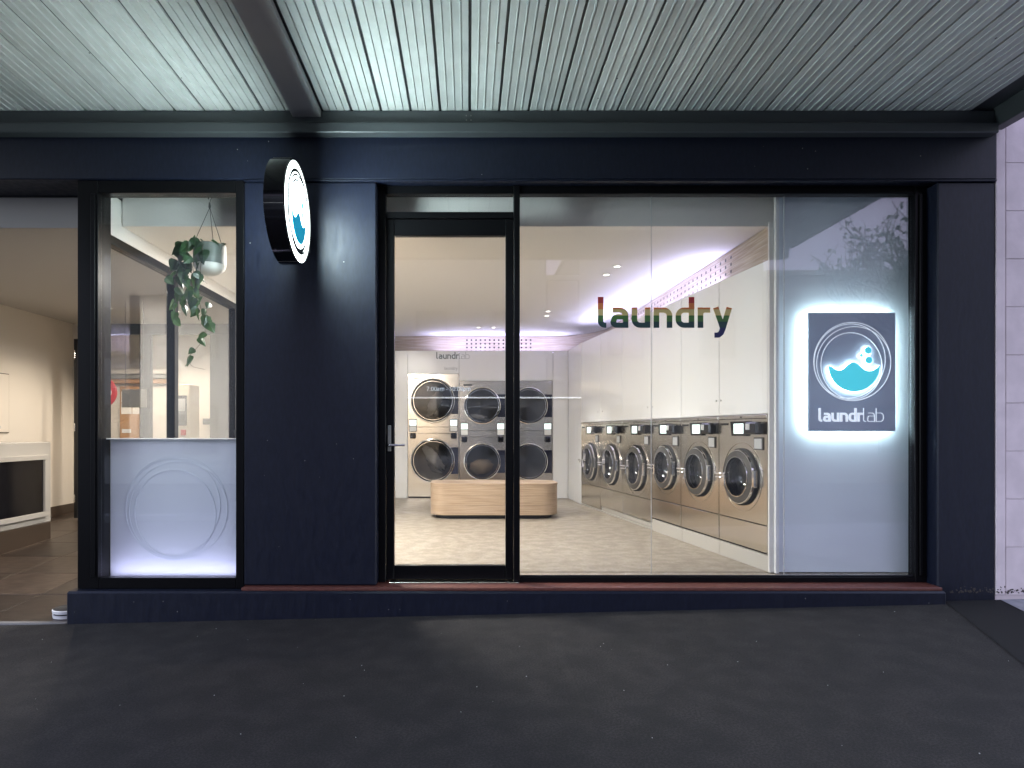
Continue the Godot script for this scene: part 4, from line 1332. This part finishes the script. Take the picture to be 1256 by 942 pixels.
func signs() -> void:
	# round lightbox on a bracket, edge-on to the wall
	var s := thing("round_lightbox", "round white lit sign projecting from the navy wall on a bracket", "sign", Vector3(-1.064, 2.292, 0.44), PI / 2)
	var R := 0.30
	var T := 0.059
	part(s, "drum_case", lathe([Vector2(R - 0.01, -T), Vector2(R, -T + 0.004), Vector2(R, T - 0.004), Vector2(R - 0.006, T), Vector2(R - 0.012, T), Vector2(R - 0.012, T - 0.006)], 72), M.gloss_black)
	part(s, "lit_face", lathe([Vector2(R - 0.0125, T - 0.005), Vector2(0.0001, T - 0.005)], 72), M.sign_face)
	part(s, "lit_face", lathe([Vector2(R - 0.0105, -T + 0.001), Vector2(0.0001, -T + 0.001)], 72), M.sign_face)
	var seams := st_new()
	for a in [0.25, 2.0, 3.3, 4.6]:
		box_into(seams, Vector3(cos(a) * (R + 0.0005), sin(a) * (R + 0.0005), 0), Vector3(0.001, 0.004, T * 1.8), 0.0, Basis(Vector3.BACK, a))
	part(s, "case_seam", seams.commit(), M.grey_plate)
	var u := 0.00091
	for side in [1.0, -1.0]:
		var em := Node3D.new()
		em.name = "emblem"
		em.transform = Transform3D(Basis() if side > 0 else Basis(Vector3.UP, PI), Vector3(0, 0, side * (T + 0.001)))
		s.add_child(em, true)
		emblem_rings(em, u, 0.011, M.print_black, 0.0, 0.0006)
		part(em, "wave", prism(bowl_poly(u), 0.0, 0.001), M.sign_teal)
		for b in [[93, 75, 23], [98, 10, 23], [48, 42, 10]]:
			part(em, "bubble", prism(disc(b[2] * u, Vector2(b[0], b[1]) * u), 0.0, 0.001), M.sign_teal)
	pbox(s, "bracket", Vector3(0.302, -0.12, -0.02), Vector3(0.425, 0.0, 0.02), M.grey_plate)
	for side in [1.0, -1.0]:
		area_light(s, "sign_light", Vector3(0, 0, side * (T + 0.0004)), Basis(Vector3.UP, PI if side > 0 else 0.0), Vector2(0.40, 0.40), Color(0.89, 0.985, 1.0), 4.1 if side > 0 else 2.4)
	# halo-lit board sign behind the glass
	var u2 := 0.001038
	var W := 0.603
	var H := 0.825
	var h := thing("halo_sign", "slate board sign with lit teal wave emblem and white halo", "sign", Vector3(2.6675, 1.408, -0.27))
	pbox(h, "board", Vector3(-W / 2, -H / 2, 0.053), Vector3(W / 2, H / 2, 0.073), M.slate, 0.002)
	for sx in [-1.0, 1.0]:
		pbox(h, "led_strip", Vector3(sx * (W / 2 - 0.03) - 0.006, -H / 2 + 0.02, 0.043), Vector3(sx * (W / 2 - 0.03) + 0.006, H / 2 - 0.02, 0.052), M.sign_led, 0.0)
		pbox(h, "led_strip", Vector3(-W / 2 + 0.05, sx * (H / 2 - 0.03) - 0.006, 0.043), Vector3(W / 2 - 0.05, sx * (H / 2 - 0.03) + 0.006, 0.052), M.sign_led, 0.0)
		area_light(h, "led_strip_light", Vector3(sx * (W / 2 - 0.02), 0, 0.041), Basis(Vector3.RIGHT, 0), Vector2(0.012, H - 0.06), Color(0.88, 0.99, 1.0), 0.14)
		area_light(h, "led_strip_light", Vector3(0, sx * (H / 2 - 0.02), 0.041), Basis(Vector3.RIGHT, 0), Vector2(W - 0.06, 0.012), Color(0.88, 0.99, 1.0), 0.10)
	for p in [Vector2(-1, -1), Vector2(1, -1), Vector2(1, 1), Vector2(-1, 1)]:
		part(h, "standoff", lathe([Vector2(0.008, 0.0), Vector2(0.008, 0.053)], 12), M.steel, Vector3(p.x * (W / 2 - 0.07), p.y * (H / 2 - 0.07), 0))
	var e := Node3D.new()
	e.name = "emblem"
	e.position = Vector3(0, 0.069, 0.073)
	h.add_child(e)
	emblem_rings(e, u2, 0.0034, M.sign_letter, 0.0, 0.002)
	part(e, "wave", prism(bowl_poly(u2), 0.0165, 0.020), M.acrylic_teal)
	part(e, "wave_glow_light", prism(bowl_poly(u2), 0.013, 0.016), M.acrylic_white)
	for b in [[93, 75, 23], [98, 10, 23], [48, 42, 10]]:
		part(e, "bubble", prism(disc(b[2] * u2, Vector2(b[0], b[1]) * u2), 0.0165, 0.020), M.acrylic_teal)
		part(e, "bubble_glow_light", prism(disc(b[2] * u2, Vector2(b[0], b[1]) * u2), 0.013, 0.016), M.acrylic_white)
	var x := word(h, "laundr", 0.0625, 0.24, 0.10, M.sign_letter, Vector3(-0.236, -0.346, 0.0735), 0.006)
	word(h, "lab", 0.0625, 0.065, 0.12, M.sign_letter, Vector3(-0.236 + x, -0.346, 0.0735), 0.004)

func leaf_mesh(seed_: int) -> Mesh:
	var key := "leaf%d" % seed_
	if shared.has(key):
		return shared[key]
	var r := RandomNumberGenerator.new()
	r.seed = seed_
	# heart-shaped, hanging from its stalk at the origin, tip down, folded along the rib
	var half := [Vector2(0.0, 0.0), Vector2(0.16, 0.13), Vector2(0.34, 0.12), Vector2(0.45, -0.04), Vector2(0.44, -0.28), Vector2(0.32, -0.58), Vector2(0.14, -0.86), Vector2(0.0, -1.08)]
	var st := st_new()
	var curl := r.randf_range(0.10, 0.35)
	for s in [-1.0, 1.0]:
		for i in half.size() - 1:
			var a: Vector2 = half[i]
			var b: Vector2 = half[i + 1]
			var f := func(p: Vector2) -> Vector3:
				return Vector3(p.x * s, p.y, -absf(p.x) * 0.35 - curl * p.y * p.y)
			var m0: Vector3 = f.call(Vector2(0, a.y if i > 0 else -0.02))
			var m1: Vector3 = f.call(Vector2(0, minf(b.y, -0.02)))
			tri(st, m0, f.call(a), f.call(b), Vector3.BACK)
			tri(st, m0, f.call(b), m1, Vector3.BACK)
	shared[key] = st.commit()
	return shared[key]

func hanging_plant() -> void:
	var o := Vector3(-1.787, 2.075, -0.185)
	var t := thing("hanging_plant", "trailing heart-leaved plant in a two-tone hanging pot behind the corner window", "plant", o)
	var R := 0.108
	var pot := part(t, "pot", lathe([Vector2(R, 0.07), Vector2(R, 0.205), Vector2(R - 0.008, 0.208), Vector2(R - 0.012, 0.18), Vector2(0.0001, 0.178)], 40, 1), M.pot_green)
	part(pot, "pot_base", lathe([Vector2(0.0001, 0.0), Vector2(0.04, 0.003), Vector2(0.075, 0.018), Vector2(0.098, 0.043), Vector2(R - 0.0005, 0.0695)], 40, 1, true), M.pot_white)
	for k in 3:
		var a := TAU * k / 3 + 0.4
		part(t, "cord", tube([Vector3(cos(a) * (R + 0.002), 0.17, sin(a) * (R + 0.002)), Vector3(cos(a) * R * 0.95, 0.21, sin(a) * R * 0.95), Vector3(0, 0.47, 0)], 0.0022, -1, 5), M.cord)
	var hk := []
	for i in 9:
		var a := PI * 1.4 * i / 8 - 0.5
		hk.append(Vector3(0.012 * cos(a), 0.535 + 0.014 * sin(a), 0))
	part(t, "hook", tube([Vector3(0, 0.465, 0), Vector3(0.004, 0.52, 0)] + hk + [Vector3(0.0, 0.586, 0)], 0.0025, -1, 6), M.cord)
	part(t, "knot", lathe([Vector2(0.0001, 0.455), Vector2(0.009, 0.47), Vector2(0.007, 0.50), Vector2(0.0001, 0.51)], 10, 1, true), M.cord)
	# vines: offsets from the pot's base, metres
	var vines := [
		[Vector3(-0.05, 0.20, 0.04), Vector3(-0.13, 0.20, 0.07), Vector3(-0.17, 0.08, 0.07), Vector3(-0.20, -0.06, 0.06), Vector3(-0.22, -0.22, 0.05), Vector3(-0.20, -0.34, 0.05)],
		[Vector3(-0.03, 0.20, 0.06), Vector3(-0.10, 0.21, 0.10), Vector3(-0.13, 0.08, 0.10), Vector3(-0.12, -0.08, 0.09), Vector3(-0.13, -0.19, 0.08), Vector3(-0.12, -0.27, 0.08)],
		[Vector3(-0.06, 0.20, 0.02), Vector3(-0.16, 0.18, 0.04), Vector3(-0.20, 0.05, 0.05), Vector3(-0.24, -0.02, 0.05), Vector3(-0.28, -0.06, 0.05)],
		[Vector3(0.0, 0.20, 0.07), Vector3(-0.05, 0.20, 0.11), Vector3(-0.07, 0.02, 0.11), Vector3(-0.05, -0.12, 0.10), Vector3(-0.02, -0.26, 0.09), Vector3(0.02, -0.34, 0.09), Vector3(-0.01, -0.46, 0.08), Vector3(-0.07, -0.53, 0.08), Vector3(-0.12, -0.58, 0.08), Vector3(-0.09, -0.64, 0.08), Vector3(0.0, -0.66, 0.08)],
		[Vector3(0.02, 0.20, 0.07), Vector3(0.0, 0.18, 0.115), Vector3(-0.02, 0.0, 0.11), Vector3(-0.01, -0.05, 0.10), Vector3(0.02, -0.08, 0.09)],
		[Vector3(-0.08, 0.20, 0.0), Vector3(-0.18, 0.22, 0.02), Vector3(-0.15, 0.02, 0.09), Vector3(-0.08, -0.22, 0.10), Vector3(-0.04, -0.30, 0.09), Vector3(0.03, -0.22, 0.08)],
	]
	var vi := 0
	for v in vines:
		var cv := Curve3D.new()
		for i in v.size():
			var tan: Vector3 = (v[mini(i + 1, v.size() - 1)] - v[maxi(i - 1, 0)]) / 6.0
			cv.add_point(v[i], -tan, tan)
		var pts := []
		var L := cv.get_baked_length()
		var n := int(L / 0.02)
		for i in n + 1:
			pts.append(cv.sample_baked(L * i / n))
		var vine := part(t, "vine", tube(pts, 0.0022, 0.0012, 5), M.stem)
		var step := 0.048 if vi != 3 else 0.05
		var d := 0.05
		while d < L - (0.05 if vi == 3 else 0.0):
			if vi == 3 and d > 0.50 and int(d * 100) % 3 == 0:
				d += step
				continue
			var p := cv.sample_baked(d)
			var s := rng.randf_range(0.055, 0.092) * (1.0 if d < L * 0.8 else 0.8)
			var yaw := rng.randf_range(-1.1, 1.1)
			var pitch := rng.randf_range(-0.7, 0.2)
			var roll := rng.randf_range(-0.9, 0.9)
			var b := Basis.from_euler(Vector3(pitch, yaw, roll)).scaled(Vector3(s, s, s))
			var off := Vector3(rng.randf_range(-0.025, 0.025), rng.randf_range(-0.005, 0.03), rng.randf_range(-0.01, 0.02))
			part(vine, "leaf", leaf_mesh(rng.randi_range(0, 5)), M["leaf_%d" % ([0, 0, 0, 1, 1, 2][rng.randi_range(0, 5)])], p + off, b)
			d += step * rng.randf_range(0.7, 1.3)
		vi += 1
	# a few leaves standing up at the rim
	for k in 7:
		var a := TAU * k / 7
		var st := part(t, "vine", tube([Vector3(cos(a) * 0.06, 0.18, sin(a) * 0.06), Vector3(cos(a) * 0.09, 0.215, sin(a) * 0.09)], 0.002, -1, 5), M.stem)
		part(st, "leaf", leaf_mesh(k % 6), M["leaf_%d" % (k % 2)], Vector3(cos(a) * 0.09, 0.225, sin(a) * 0.09), Basis.from_euler(Vector3(-1.0, a, 0.3)).scaled(Vector3.ONE * 0.05))
